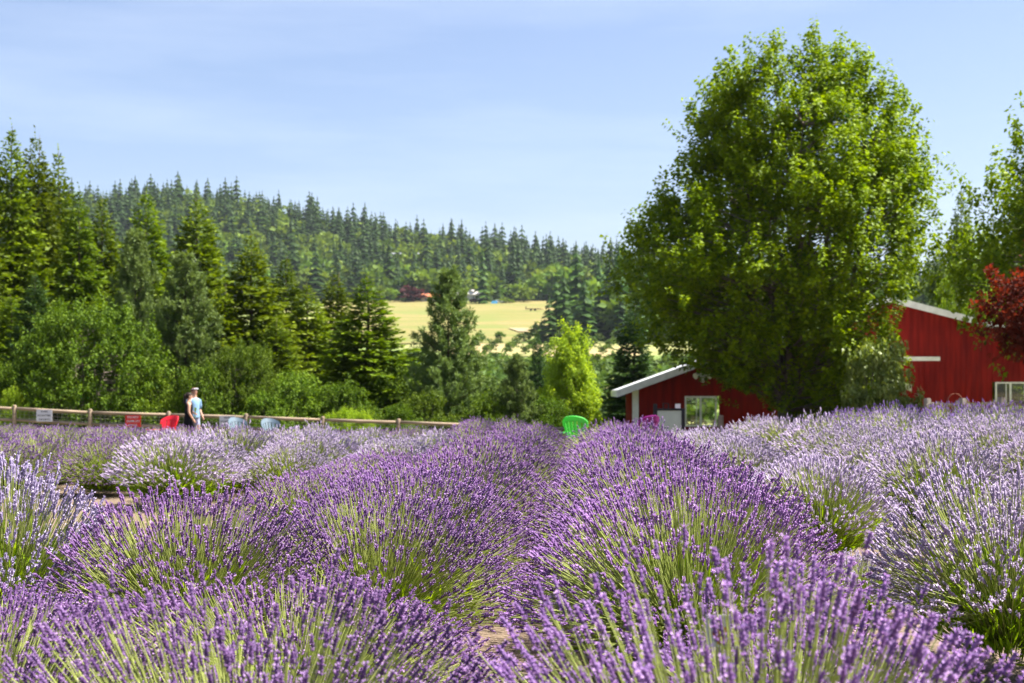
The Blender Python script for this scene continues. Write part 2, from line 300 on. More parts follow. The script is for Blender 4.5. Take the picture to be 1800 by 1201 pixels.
def pine(seed,H=9.,Rm=2.2,mat='pine',nl=.21,gap=.38):
    r=rng(seed); tk=MB(); cr=MB(); zs=np.linspace(0,H,10); tk.tube(np.column_stack([zs*0,zs*0,zs]),.13*(1-zs/H*.95),7)
    O=[];D=[];T=[]; z=.5
    while z<H*.99:
        f=z/H; Lm=Rm*np.interp(f,[0,.1,.25,.6,.85,1],[.75,1,.98,.66,.36,.12]); k=int(r.integers(5,8)); a0=r.uniform(0,6.28)
        for j in range(k):
            a=a0+j*6.283/k+r.normal(0,.25); ln=max(.2,Lm*r.uniform(.6,1.15)); d=np.array([math.cos(a),math.sin(a),0]); p0=np.array([0,0,z])
            p2=p0+d*ln+np.array([0,0,ln*r.uniform(.25,.6)]); p1=p0+d*ln*.6+np.array([0,0,-.02*ln]); P=bez(p0,p1,p2,7)
            if ln>.5: tk.tube(P,np.linspace(.03,.008,7),3,cap=False)
            nb=max(3,int(ln*8.5)); s=r.uniform(.25,1.0,nb); s[0]=1; i=s*6; i0=np.clip(i.astype(int),0,5); fr=(i-i0)[:,None]
            C=P[i0]*(1-fr)+P[i0+1]*fr+r.normal(0,.16,(nb,3))*np.minimum(1,ln)*(1.2-s[:,None]*.6)
            tg=nrm(P[i0+1]-P[i0]); ax=nrm(tg*.6+np.array([0,0,.8])+r.normal(0,.35,(nb,3)))
            for q in range(nb):
                kk=26; u=r.uniform(0,1,kk)[:,None]; O.append(C[q]+ax[q]*(u-.5)*.36); D.append(ax[q]*.75+rdir(r,kk)*.9); T.append(np.clip(.2+.5*s[q]+.3*u[:,0]+r.normal(0,.15),0,1))  # inner tufts darker, outer ones lighter; crown shading painted through the tint
        z+=gap*r.uniform(.8,1.2)*(1 if f<.75 else .7)
    O=np.concatenate(O); D=np.concatenate(D); T=np.concatenate(T)
    leaves(cr,r,O,D,nl*r.uniform(.8,1.25,len(O)),T,BLADE_V,KITE_F,flat=1.,wid=.24)
    return tk.mesh('trunk',M['bark']),cr.mesh('crown',M[mat])
def broad(seed,prof,fork=1.0,nl=8,ncl=240,shoots=6,nleaf=26,ls=.12,shl=.7,up=.8,mat='maple',bark='bark_grey',tr=.2,squash=1.,inner=.25,lump=.0,droop=.55,tv=LEAF_V,tf=LEAF_F):
    """prof: list of (height, radius, centre_x). limbs rise from a fork, clusters of leafy shoots fill the crown"""
    r=rng(seed); tk=MB(); cr=MB(); ph=np.array([p[0] for p in prof]); pr=np.array([p[1] for p in prof]); pc=np.array([p[2] for p in prof]); H=ph.max()
    ra=lambda h: np.interp(h,ph,pr); cx=lambda h: np.interp(h,ph,pc)
    lm=[(r.uniform(0,6.28),r.uniform(.05,1.),r.uniform(.8,1.25)) for _ in range(9)]
    def lumpf(a,h): return 1+lump*sum(math.cos(a-p)*math.cos(h/H*6*q+p*3)*s for p,q,s in lm)/3
    tk.tube([(0,0,0),(.03,0,fork*.5),(0,.02,fork)],[tr*1.25,tr,tr*1.02],9)
    limbs=[]
    for i in range(nl):
        a=i*6.283/nl+r.normal(0,.3); h=H*r.uniform(.72,.97); rr=ra(h)*r.uniform(.3,.85); e=np.array([cx(h)+math.cos(a)*rr,math.sin(a)*rr*squash,h])
        s=np.array([0,0,fork*r.uniform(.75,1.)]); m=s*.45+e*.55+np.array([math.cos(a),math.sin(a),0])*r.uniform(.0,.9)*ra(H*.5)*.35-np.array([0,0,H*.06]); P=bez(s,m,e,12)+r.normal(0,.04,(12,3))
        P[0]=s; tk.tube(P,np.linspace(tr*.55,.015,12),5,cap=False); limbs.append(P)
    LP=np.concatenate(limbs)
    cl=[]
    while len(cl)<ncl:
        h=r.uniform(ph.min(),H); R0=ra(h)
        if r.random()>R0/pr.max(): continue
        a=r.uniform(0,6.283); q=(inner+(1-inner)*r.random()**.55) if r.random()<.8 else r.random()**.5; rr=R0*q*lumpf(a,h)
        cl.append((cx(h)+math.cos(a)*rr,math.sin(a)*rr*squash,h,a,q))
    O=[];D=[];T=[]
    for (x,y,h,a,q) in cl:
        c=np.array([x,y,h]); d=np.linalg.norm(LP-c,axis=1)+np.where(LP[:,2]>h-.1,3,0); p=LP[np.argmin(d)]
        st=p*.18+c*.82; mid=(p+c)/2+np.array([0,0,-.12]); tk.tube(bez(p,mid,c,6),np.linspace(.035,.01,6)*tr/.2,3,cap=False)
        outd=np.array([math.cos(a),math.sin(a),0])
        for _ in range(shoots):
            ln=shl*r.uniform(.55,1.3); dr=nrm(outd*r.uniform(.1,1.)*(1-up*.5)+np.array([0,0,up])*r.uniform(.5,1.2)+r.normal(0,.38,3)); o=c+r.normal(0,.22*shl/.7,3)
            k=int(nleaf*r.uniform(.7,1.2)); u=np.sort(r.uniform(0,1,k))[:,None]; ax=o+dr*u*ln; tw=np.arange(k)*2.4+r.uniform(0,6); 
            A=nrm(np.cross(dr,[.3,.2,1.])); B=np.cross(dr,A); rad=np.cos(tw)[:,None]*A+np.sin(tw)[:,None]*B
            O.append(ax+rad*ls*.35); D.append(rad+dr*.35+np.array([0,0,-droop])+r.normal(0,.35,(k,3))); T.append(np.clip(.2+.45*u[:,0]+.2*q+r.normal(0,.2,k),0,1))  # shade within the crown painted as tint, shoot tips lighter
    O=np.concatenate(O); D=np.concatenate(D); T=np.concatenate(T)
    leaves(cr,r,O,D,ls*r.uniform(.65,1.3,len(O)),T,tv,tf,flat=.55)
    return tk.mesh('trunk',M[bark],True),cr.mesh('crown',M[mat])
def place_tree(meshes,name,loc,scale,rz,label,cat='tree',group=None,mat=None):
    e=empty(name,loc,rz,label,cat,group); e.scale=scale if hasattr(scale,'__len__') else (scale,)*3
    for nm,me in zip(('trunk','crown'),meshes):
        c=link(nm,me,e)
        if nm=='crown' and mat: c.material_slots[0].link='OBJECT'; c.material_slots[0].material=M[mat]
    return e
def tree_px(meshes,H0,R0,name,px,top,Y,wpx,label,rz=0,cat='tree',group=None,mat=None):
    p=pix(px,top,Y); b=float(terr(p.x,Y))-.05; h=p.z-b; w=wpx/FPX*Y/2
    return place_tree(meshes,name,(p.x,Y,b),(w/R0,w/R0,h/H0),rz,label,cat,group,mat)

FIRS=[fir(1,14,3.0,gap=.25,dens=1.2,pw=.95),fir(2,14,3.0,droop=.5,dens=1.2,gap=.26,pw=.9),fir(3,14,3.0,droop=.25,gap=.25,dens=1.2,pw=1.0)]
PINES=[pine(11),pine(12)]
# the conifers behind the rail fence on the left: px, top, distance, width, kind, label
FL=[(20,222,64,150,0,'tall fir with a bare leading shoot at the far left edge'),
 (62,236,66,150,1,'tallest pointed fir of the far left clump, second top from the edge'),
 (102,266,69,150,2,'tall fir on the right flank of the far left clump'),
 (-60,300,60,190,1,'fir cut by the left edge of the picture'),
 (138,332,63,130,0,'yellow green fir just right of the tall left clump'),
 (180,345,70,140,2,'narrow yellowish fir left of the pointed central fir'),
 (258,336,68,165,0,'pointed golden green fir behind the grey pine'),
 (347,347,64,170,1,'pointed fir behind the pale young pine'),
 (442,412,60,170,2,'bright green fir standing alone right of the pale pine'),
 (502,452,68,130,0,'fir half hidden behind the bright green one'),
 (590,478,70,125,1,'slender fir left of the ragged double fir'),
 (645,486,56,190,2,'ragged wide fir at the right end of the left tree belt'),
 (540,498,62,150,0,'low fir in front of the slender fir'),
 (62,482,54,120,2,'small blue green fir above the round bush'),
 (486,560,54,120,1,'small dark fir above the low shrubs'),
 (390,500,59,140,1,'fir in the shade between the pale pine and the bright fir'),
 (205,520,58,120,2,'low fir behind the round bush'),
 (20,520,56,150,0,'low broad fir at the left edge above the fence'),
 (732,596,72,120,1,'dark fir left of the dense upright pine')]
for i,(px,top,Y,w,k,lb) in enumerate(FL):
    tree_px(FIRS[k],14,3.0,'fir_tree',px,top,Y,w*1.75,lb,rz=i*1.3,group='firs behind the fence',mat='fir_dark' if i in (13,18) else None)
PL=[(238,413,57,125,0,'grey green pine in front of the pointed golden fir'),
 (326,452,53,150,1,'pale young pine right behind the two people'),
 (788,478,53,140,0,'dense upright pine standing alone before the yellow field'),
 (908,626,51,85,1,'small pine right of the dense upright pine')]
for i,(px,top,Y,w,k,lb) in enumerate(PL):
    tree_px(PINES[k],9,2.2,'pine_tree',px,top,Y,w*1.12,lb,rz=i*2.1,group='pines behind the fence')
# broadleaf bushes behind the fence
BUSH=[broad(21,[(.1,1.9,0),(.8,2.6,0),(1.8,2.7,0),(2.8,2.1,0),(3.5,1.1,0)],fork=.5,nl=7,ncl=330,shoots=6,nleaf=24,ls=.095,shl=.5,up=.6,mat='bush',tr=.08,lump=.25,tv=KITE_V,tf=KITE_F),
      broad(22,[(.05,1.2,0),(.5,1.5,0),(1.2,1.4,0),(1.9,.9,0),(2.3,.3,0)],fork=.2,nl=6,ncl=200,shoots=5,nleaf=20,ls=.09,shl=.4,up=.6,mat='bush',tr=.04,lump=.3,tv=KITE_V,tf=KITE_F)]
BL=[(150,543,51,285,0,'round olive green broadleaf tree left of the people','tree'),
 (428,608,52,150,0,'leafy bush between the pale pine and the blue chairs','bush'),
 (352,640,50.5,110,1,'green shrub right behind the man','bush'),
 (520,655,50.5,140,1,'low leafy shrub right of the blue chairs','bush'),
 (470,690,49.6,120,1,'low shrub just over the fence behind the blue chairs','bush'),
 (600,672,50.5,130,1,'low shrub beneath the ragged fir','bush'),
 (690,640,55,140,1,'shrub filling the gap left of the dense upright pine','bush'),
 (10,640,50.5,110,1,'shrub at the left edge beside the first fence post','bush'),
 (262,650,50.5,110,1,'shrub right of the round olive tree','bush'),
 (745,690,50.5,110,1,'low shrub at the foot of the dense upright pine','bush'),
 (860,690,51,100,1,'low shrub between the two right pines','bush'),
 (965,700,52,100,1,'low shrub at the foot of the lime green tree','bush'),
 (700,712,49,90,1,'low shrub just over the fence rail under the pine','bush')]
for i,(px,top,Y,w,k,lb,ct) in enumerate(BL):
    tree_px(BUSH[k],(3.75,2.55)[k],(2.8,1.6)[k],'round_tree' if ct=='tree' else 'bush',px,top,Y,w,lb,rz=i*1.7,cat=ct,group='bushes behind the fence')
for i,(px,top,w) in enumerate([(612,718,60),(640,722,45),(22,682,60),(580,726,40)]):
    tree_px(BUSH[1],2.55,1.6,'lime_shrub',px,top,48.6,w,['bright lime shrub peeping over the rail, widest of three','bright lime shrub peeping over the rail, right of three','yellow lime shrub by the leftmost fence post','bright lime shrub peeping over the rail, left of three'][i],rz=i,cat='bush',group='lime shrubs along the fence',mat='lime')
# lime green tree, firs by the barn
LT=broad(31,[(.3,.9,0),(1.,1.25,0),(2.2,1.1,0),(3.2,.75,0),(4.1,.2,0)],fork=.6,nl=7,ncl=200,shoots=6,nleaf=22,ls=.11,shl=.5,up=1.0,mat='lime',tr=.07,lump=.35,tv=KITE_V,tf=KITE_F)
tree_px(LT,4.35,1.35,'lime_tree',1008,577,58,100,'bright yellow green young tree left of the red barn')
tree_px(FIRS[1],14,3.0,'fir_tree',1112,535,66,175,'open layered dark fir beside the left end of the barn',rz=.8,mat='fir_dark')
for i,(px,top,Y,w,lb) in enumerate([(945,580,110,85,'dark fir left of the lime green tree'),(1018,566,120,90,'dark fir just behind the lime green tree'),(978,640,90,60,'small dark fir low behind the lime green tree')]):
    tree_px(FIRS[i],14,3.0,'fir_tree',px,top,Y,w,lb,rz=i,mat='fir_dark')

# ------------------------------------------------------------------ the big maple and its neighbours
mp_=[(1.5,1.3,1.6),(2.2,2.0,1.2),(2.95,2.9,.3),(3.85,3.8,-.5),(4.9,4.45,-.75),(6.0,4.7,-.6),(7.4,4.55,-.2),(8.3,4.15,.15),(9.2,3.7,.4),(10.25,3.45,.45),(11.6,2.9,.35),(12.3,2.6,.2),(12.9,2.2,.3),(13.15,1.7,.5)]
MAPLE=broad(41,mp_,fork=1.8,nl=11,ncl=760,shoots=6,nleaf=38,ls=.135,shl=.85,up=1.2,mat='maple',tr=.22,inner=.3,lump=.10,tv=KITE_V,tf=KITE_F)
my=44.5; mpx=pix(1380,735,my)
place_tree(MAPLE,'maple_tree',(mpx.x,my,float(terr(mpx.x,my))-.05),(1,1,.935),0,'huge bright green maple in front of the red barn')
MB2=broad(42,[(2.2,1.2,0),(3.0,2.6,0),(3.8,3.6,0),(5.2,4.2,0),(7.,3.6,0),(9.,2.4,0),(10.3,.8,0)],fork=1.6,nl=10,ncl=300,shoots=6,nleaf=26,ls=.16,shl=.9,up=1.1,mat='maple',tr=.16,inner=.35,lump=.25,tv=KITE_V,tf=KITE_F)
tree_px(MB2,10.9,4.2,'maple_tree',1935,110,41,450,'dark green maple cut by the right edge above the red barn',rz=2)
RM=broad(43,[(2.1,.9,0),(2.5,1.45,0),(3.0,1.6,0),(3.5,1.1,0),(4.,.4,0)],fork=.8,nl=8,ncl=120,shoots=5,nleaf=24,ls=.11,shl=.5,up=.4,mat='redleaf',tr=.09,inner=.3,lump=.3,droop=.2,tv=KITE_V,tf=KITE_F)
tree_px(RM,4.2,1.6,'red_maple',1884,434,33,262,'red leaved maple at the right edge in front of the barn',rz=.5)
for px,top,w,lb in((1452,612,150,'dark shrub in the shade left of the maple trunk'),(1497,600,150,'dark shrub in the shade right of the maple trunk')):
    tree_px(BUSH[1],2.55,1.6,'bush',px,top,46.6,w,lb,rz=px,cat='bush',mat='maple')
VN=broad(44,[(.1,1.2,0),(.8,1.4,0),(1.8,1.3,0),(2.6,.9,0),(3.1,.3,0)],fork=.3,nl=7,ncl=100,shoots=5,nleaf=18,ls=.16,shl=.45,up=.5,mat='vine',tr=.06,lump=.2,droop=.9)
tree_px(VN,3.3,1.45,'shrub',1545,590,40,135,'glossy leaved shrub at the right foot of the big maple',cat='bush')
for i,(px,top,Y,w,k,lb) in enumerate([(1690,330,92,190,0,'grey green fir behind the barn, nearest to the big maple'),(1650,420,84,150,1,'lower fir behind the barn roof against the big maple'),(1745,380,96,180,2,'fir behind the barn under the right maple'),(1800,300,100,190,1,'fir behind the barn at the right edge')]):
    tree_px(FIRS[k],14,3.0,'fir_tree',px,top,Y,w,lb,rz=i*1.1,group='firs behind the barn',mat='pine' if i!=2 else 'fir')
tree_px(MB2,10.9,4.2,'maple_tree',1700,455,64,150,'light green broadleaf tree above the barn roof right of the big maple',rz=4)

# ------------------------------------------------------------------ hillside forest
def hill_fir(seed):
    r=rng(seed); mb=MB(); H=1.0; n=10
    mb.tube([(0,0,0),(0,0,.5),(0,0,.97)],[.016,.011,.002],4,t=0,cap=False)
    for i in range(n):
        f=i/(n-1); z=.06+.9*f; R0=.20*(1-f)**.75+.012; k=6 if f<.7 else 5; a0=r.uniform(0,6.28)
        for j in range(k):
            a=a0+j*6.283/k+r.normal(0,.15); ln=R0*r.uniform(.7,1.25); dz=-.075*r.uniform(.5,1.4); w=.62*R0*1.3
            d=np.array([math.cos(a),math.sin(a),0]); s=np.array([-d[1],d[0],0]); c=np.array([0,0,z+.05])
            mb.add([c,c+d*ln*.55+s*w*.6+[0,0,dz*.6-.02],c+d*ln+[0,0,dz-.03],c+d*ln*.55-s*w*.6+[0,0,dz*.6-.02]],[(0,1,2),(0,2,3)],[.05,.5,1.,.5])  # painted shade: tint dark at the stem, light at branch tips
    return mb
def hill_broad(seed):
    r=rng(seed); mb=MB(); mb.tube([(0,0,0),(0,0,.4)],[.02,.012],4,t=0,cap=False)
    lob=[(r.normal(0,.14),r.normal(0,.14),r.uniform(.3,.78),r.uniform(.15,.25)) for _ in range(7)]
    O=[];D=[]
    for (x,y,z,s) in lob:
        d=rdir(r,24); d[:,2]=np.abs(d[:,2])*1.1-.25; O.append(np.array([x,y,z])+d*s*r.uniform(.7,1.05,(24,1))); D.append(nrm(d)+r.normal(0,.6,(24,3)))
    O=np.concatenate(O); D=np.concatenate(D); leaves(mb,r,O,D,.19*r.uniform(.6,1.4,len(O)),np.clip(.25+.6*O[:,2]+r.normal(0,.2,len(O)),0,1),KITE_V,KITE_F,flat=1.)
    return mb
HF=[hill_fir(50+i) for i in range(5)]; HB=[hill_broad(60+i) for i in range(4)]
HFm=[m.mesh('hill_fir',M['hillfir']) for m in HF]; HBm=[m.mesh('hill_broadleaf',M['hillbroad']) for m in HB]
r=rng(7); cand=[]
def field_edge(Y): return np.interp(Y,[p[1] for p in rb],[p[0] for p in rb])
n_try=0
while len(cand)<9000 and n_try<60000:
    n_try+=1; Y=430+ (1180-430)*r.random()**.8; tx=r.uniform(-.40,.36); X=tx*Y
    if Y<hy1+8 and X<field_edge(Y)+6: 
        continue
    if Y<640 and X<field_edge(Y)+ 8: continue
    if Y<hy1 and tx>.12: 
        if r.random()<.5: continue
    px=900+FPX*tx
    pb=.15+.42*math.exp(-((px-420)/120)**2)*(Y<1040)*.6+.5*math.exp(-((px-740)/35)**2)*(Y>850)
    if hy1+5<Y<hy1+40 and 905<px<1000: pb=.8
    if 500<px<700 and Y<800: pb=.22
    if math.sin(X*.03+2)*math.sin(Y*.021+X*.01)>.55: pb+=.18
    br=r.random()<pb
    cand.append((Y,X,br))
# keep spacing
cand.sort(); kept=[]; cells={}
for Y,X,br in cand:
    g=6.3; key=(int(X//g),int(Y//g))
    if any((key[0]+a,key[1]+b) in cells and (cells[(key[0]+a,key[1]+b)][0]-X)**2+(cells[(key[0]+a,key[1]+b)][1]-Y)**2<6.3**2 for a in(-1,0,1) for b in (-1,0,1)): continue
    cells[key]=(X,Y); kept.append((Y,X,br))
stuffF=MB(); stuffB=MB(); nF=nB=0
def xform(mb,loc,s,sw,rz):
    c,sn=math.cos(rz),math.sin(rz); V=np.concatenate(mb.v); W=np.stack([(V[:,0]*c-V[:,1]*sn)*sw,(V[:,0]*sn+V[:,1]*c)*sw,V[:,2]*s],1)+np.array(loc); return W,np.concatenate(mb.f),np.concatenate(mb.t)
for Y,X,br in kept:
    z=float(terr(X,Y))-.4; rz=r.uniform(0,6.28); k=int(r.integers(0,99))
    if br:
        s=r.uniform(11,18); sw=s*r.uniform(.9,1.3)
        if nB<300:
            o=link('hill_broadleaf_tree',HBm[k%4],None,(X,Y,z)); o.scale=(sw,sw,s); o.rotation_euler=(0,0,rz); tag(o,'pale green broadleaf tree among the hillside conifers','tree','broadleaf trees on the far hillside'); nB+=1
        else: stuffB.add(*xform(HB[k%4],(X,Y,z),s,sw,rz)[:2],np.clip(xform(HB[k%4],(X,Y,z),s,sw,rz)[2]+r.normal(0,.2),0,1))
    else:
        s=(r.uniform(9,24)+(9 if r.random()<.25 else 0))*(1.0 if Y>900 else .95); sw=s*r.uniform(1.0,1.55)
        if nF<300:
            o=link('hill_conifer',HFm[k%5],None,(X,Y,z)); o.scale=(sw,sw,s); o.rotation_euler=(0,0,rz); tag(o,'dark green conifer in the forest on the far hillside','tree','conifers on the far hillside'); nF+=1
        else:
            W,F,T=xform(HF[k%5],(X,Y,z),s,sw,rz); stuffF.add(W,F,np.clip(T*r.uniform(.5,1.3),0,1))  # painted lit tint, scaled at random per tree
tag(stuffF.obj('hillside_conifer_forest',M['hillfir']),'dark conifer forest covering the upper hillside','forest',kind='stuff')
if stuffB.n: tag(stuffB.obj('hillside_broadleaf_wood',M['hillbroad']),'pale green broadleaf patches in the upper hillside forest','forest',kind='stuff')
# special far trees at the hay field: px, top, base pixel used for the distance
def far_tree(mesh,name,px,top,base,wpx,label,mat=None,group=None,cat='tree'):
    X,Y=hit(px,base); z=float(terr(X,Y))-.3; h=(base-top)/FPX*Y; w=wpx/FPX*Y/(.72 if 'broad' in mesh.name else .42)
    o=link(name,mesh,None,(X,Y,z)); o.scale=(w,w,h); o.rotation_euler=(0,0,px*.7)
    if mat: o.material_slots[0].link='OBJECT'; o.material_slots[0].material=M[mat]
    return tag(o,label,cat,group)
far_tree(HBm[0],'broadleaf_tree',727,502,532,42,'dark purple leaved tree at the upper edge of the yellow field','purpleleaf')
far_tree(HBm[1],'broadleaf_tree',921,500,532,30,'round bright green tree at the upper right of the yellow field')
far_tree(HBm[2],'broadleaf_tree',686,505,533,22,'pale green tree at the upper left of the yellow field')
far_tree(HBm[3],'broadleaf_tree',665,492,533,30,'taller pale green tree left of the yellow field')
far_tree(HBm[2],'bush',832,524,535,14,'small dark red bush by the pale roofed house','purpleleaf',cat='bush')
far_tree(HBm[1],'bush',890,522,534,20,'low green bush beside the parked white car',cat='bush')
far_tree(HFm[0],'conifer',848,428,535,40,'very tall dark conifer at the upper edge of the yellow field')
for i,(px,top,b,w,lb) in enumerate([(1003,487,575,46,'tall dark conifer at the right edge of the yellow field'),(1030,505,585,44,'dark conifer second right of the yellow field'),(1062,470,590,52,'tall conifer close to the big maple left side'),(975,552,600,40,'lower dark conifer at the lower right of the yellow field'),(952,560,598,36,'shadowy conifer jutting into the yellow field'),(1090,500,600,50,'conifer touching the outline of the big maple')]):
    far_tree(HFm[i%5],'conifer',px,top,b,w,lb)
far_tree(HBm[0],'bush',940,565,600,40,'dark rounded bush at the lower right corner of the yellow field','orchard',cat='bush')
# orchard trees in the valley
r=rng(17); n=0
for ry in np.arange(150,295,8.5):
    for k in np.arange(-60,75,5.2):
        X=k+r.normal(0,.4)+ (ry*.12); Y=ry+r.normal(0,.5); px=900+FPX*X/Y
        if not(640<px<1240): continue
        if n>=300: break
        o=link('orchard_tree',HBm[n%4],None,(X,Y,float(terr(X,Y))-.2)); s=r.uniform(3.2,4.6); o.scale=(s*1.25,s*1.25,s); o.rotation_euler=(0,0,r.uniform(0,6)); o.material_slots[0].link='OBJECT'; o.material_slots[0].material=M['orchard']
        tag(o,'low rounded fruit tree in the valley orchard rows','tree','orchard trees in the valley'); n+=1
for col in range(9):
    for q in range(5):
        px=800+col*34+ (q-2)*-6; py=604+q*5.2; X,Y=hit(px,py)
        o=link('young_fruit_tree',HBm[(col+q)%4],None,(X,Y,float(terr(X,Y))-.1)); s=3.0 if q else 4.0; o.scale=(s*1.1,s*1.1,s); o.material_slots[0].link='OBJECT'; o.material_slots[0].material=M['orchard']
        tag(o,'small young fruit tree in the tan strip below the yellow field','tree','young fruit trees below the field')

# ------------------------------------------------------------------ far buildings and vehicles
def gable(name,px,base,w,d,h,rh,rz,wall,roof,label,cat):
    X,Y=hit(px,base); e=empty(name,(X,Y,float(terr(X,Y))-.2),rz,label,cat)
    MB().box((-w/2,-d/2,0),(w/2,d/2,h)).obj('wall',wall,e)
    mb=MB(); o=.5; V=[(-w/2-o,-d/2-o,h-.1),(w/2+o,-d/2-o,h-.1),(w/2+o,0,h+rh),(-w/2-o,0,h+rh),(-w/2-o,d/2+o,h-.1),(w/2+o,d/2+o,h-.1)]
    V=np.array(V+[(a,b,c+.25) for a,b,c in V]); Q=[(6,7,8,9),(9,8,11,10),(0,3,2,1),(3,4,5,2),(0,1,7,6),(4,10,11,5)]
    mb.quads(V,Q); mb.add(V,[(0,6,9),(0,9,3),(3,9,10),(3,10,4),(1,2,8),(1,8,7),(2,5,11),(2,11,8)]); mb.obj('roof',roof,e)
    for k in (-.25,.25):
        MB().box((k*w-.6,-d/2-.04,h*.35),(k*w+.6,-d/2-.01,h*.8)).obj('window',M['glass'],e)
    return e
M['roof_orange']=solid('roof_orange',(.52,.20,.10),(.42,.16,.08),.8,1); M['roof_pale']=solid('roof_pale',(.62,.58,.55),(.5,.47,.45),.7,1); M['wall_tan']=solid('wall_tan',(.42,.36,.28),(.36,.3,.22),.8,1); M['wall_grey']=solid('wall_grey',(.35,.36,.37),(.3,.3,.31),.8,1); M['roof_slate']=solid('roof_slate',(.30,.32,.36),(.26,.28,.31),.6,1)
gable('farm_shed',756,531,9,6,2.4,1.8,.1,M['wall_tan'],M['roof_orange'],'small farm shed with an orange roof at the top of the yellow field','shed')
gable('farmhouse',826,530,11,8,3.2,2.6,-.2,M['wall_grey'],M['roof_pale'],'farmhouse with a pale roof among trees above the yellow field','house')
hX,hY=(720-900)/FPX*900,900.
e=empty('hill_house',(hX,hY,float(terr(hX,hY))+6.0),.05,'long house with a grey roof half hidden in the hillside forest','house')
MB().box((-11,-4,-8),(11,4,3)).obj('wall',M['wall_grey'],e)
MB().add([(-12,-5,2.8),(12,-5,2.8),(12,0,6),(-12,0,6),(-12,5,2.8),(12,5,2.8)],[(0,1,2),(0,2,3),(3,2,5),(3,5,4),(0,3,4),(1,5,2),(0,4,5),(0,5,1)]).obj('roof',M['roof_slate'],e)
X,Y=hit(878,534); e=empty('parked_car',(X,Y,float(terr(X,Y))+.3),.3,'white car parked at the upper edge of the yellow field','car')
def extr(prof,w,mb,t=.5):
    n=len(prof); V=[(x,-w/2,z) for x,z in prof]+[(x,w/2,z) for x,z in prof]; V=np.array(V)
    for i in range(n):
        j=(i+1)%n; mb.quads(V,[(i,j,j+n,i+n)],t)
    c=np.mean(np.array(prof),0); V2=np.concatenate([V,[(c[0],-w/2,c[1]),(c[0],w/2,c[1])]])
    mb.add(V2,[(i,(i+1)%n,2*n) for i in range(n)]+[((i+1)%n+n,i+n,2*n+1) for i in range(n)],t); return mb
M['car_white']=solid('car_white',(.8,.8,.8),(.75,.75,.75),.25); M['tyre']=solid('tyre',(.02,.02,.02),(.03,.03,.03),.8); M['tarp']=solid('tarp_blue',(.10,.36,.62),(.08,.3,.55),.5)
extr([(-2.2,.35),(2.2,.35),(2.25,.8),(1.2,.95),(-2.2,1.0)],1.8,MB()).obj('body',M['car_white'],e)
extr([(-2.0,1.0),(1.1,.96),(.4,1.5),(-1.7,1.52)],1.6,MB()).obj('cabin',M['car_white'],e)
extr([(-1.8,1.06),(.85,1.04),(.35,1.42),(-1.55,1.44)],1.64,MB()).obj('window',M['glass'],e)
for sx in(-1.35,1.35):
    for sy in(-.85,.85): MB().tube([(sx,sy-.1,.34),(sx,sy+.1,.34)],.34,12).obj('wheel',M['tyre'],e)
X,Y=hit(869,535); mb=MB(); V=[(-1.6,-1,0),(1.6,-1,0),(1.6,1,0),(-1.6,1,0),(-1.2,-.7,1.2),(1.3,-.6,1.4),(1.1,.7,1.3),(-1.3,.6,1.0)]
mb.quads(np.array(V,float),[(4,5,6,7),(0,1,5,4),(1,2,6,5),(2,3,7,6),(3,0,4,7)]); o=mb.obj('tarp_pile',M['tarp']); o.location=(X,Y,float(terr(X,Y))+.3); tag(o,'blue tarpaulin heap beside the parked white car','tarp')
X,Y=hit(937,548); e=empty('farm_trailer',(X,Y,float(terr(X,Y))+.35),.1,'dark flat farm trailer standing out on the yellow field','trailer')
MB().box((-3.2,-1,.7),(3.2,1,.95)).obj('deck',M['black'],e); MB().box((-3.2,-1,.95),(-3.0,1,1.9)).obj('headboard',M['black'],e); MB().box((3.2,-.1,.6),(4.6,.1,.75)).obj('drawbar',M['black'],e)
for sx in(-.9,.9):
    for sy in(-.9,.9): MB().tube([(sx,sy-.12,.4),(sx,sy+.12,.4)],.4,12).obj('wheel',M['tyre'],e)

# ------------------------------------------------------------------ barns
def thin_glass():
    m,N,l=new_mat('clear_glass'); t=N.new('ShaderNodeBsdfTransparent'); t.inputs[0].default_value=(.82,.86,.80,1); g=N.new('ShaderNodeBsdfGlossy'); g.inputs['Roughness'].default_value=.02
    f=N.new('ShaderNodeFresnel'); f.inputs[0].default_value=1.8; x=N.new('ShaderNodeMixShader'); o=N.new('ShaderNodeOutputMaterial'); l(f.outputs[0],x.inputs[0]); l(t.outputs[0],x.inputs[1]); l(g.outputs[0],x.inputs[2]); l(x.outputs[0],o.inputs[0]); return m
M['clear_glass']=thin_glass()
def boards(e,x0,x1,zb,ztop,y,w=.2,mat=None,skip=()):
    n=int(round((x1-x0)/w)); w=(x1-x0)/n
    for i in range(n):
        a=x0+i*w+.0062; b=x0+(i+1)*w-.0062; dy=.004*((i*37)%5)/5
        segs=[(zb,None)]
        for (sx0,sx1,sz0,sz1) in skip:
            if a<sx1 and b>sx0: segs=[(zb,sz0),(sz1,None)]
        for lo,hi in segs:
            za=ztop(a) if hi is None else hi; zc=ztop(b) if hi is None else hi
            mb=MB()
            for (g,ya,yb) in((0.0,-.012,-.001),(.007,-.028-dy,-.0121)):
                p,q=a+g-.006,b-g+.006
                V=[(p,y+ya,lo),(q,y+ya,lo),(q,y+yb,lo),(p,y+yb,lo),(p,y+ya,za),(q,y+ya,zc),(q,y+yb,zc),(p,y+yb,za)]
                mb.quads(np.array(V),[(0,3,2,1),(4,5,6,7),(0,1,5,4),(1,2,6,5),(2,3,7,6),(3,0,4,7)])
            mb.obj('siding_board',M['red_paint'],e)
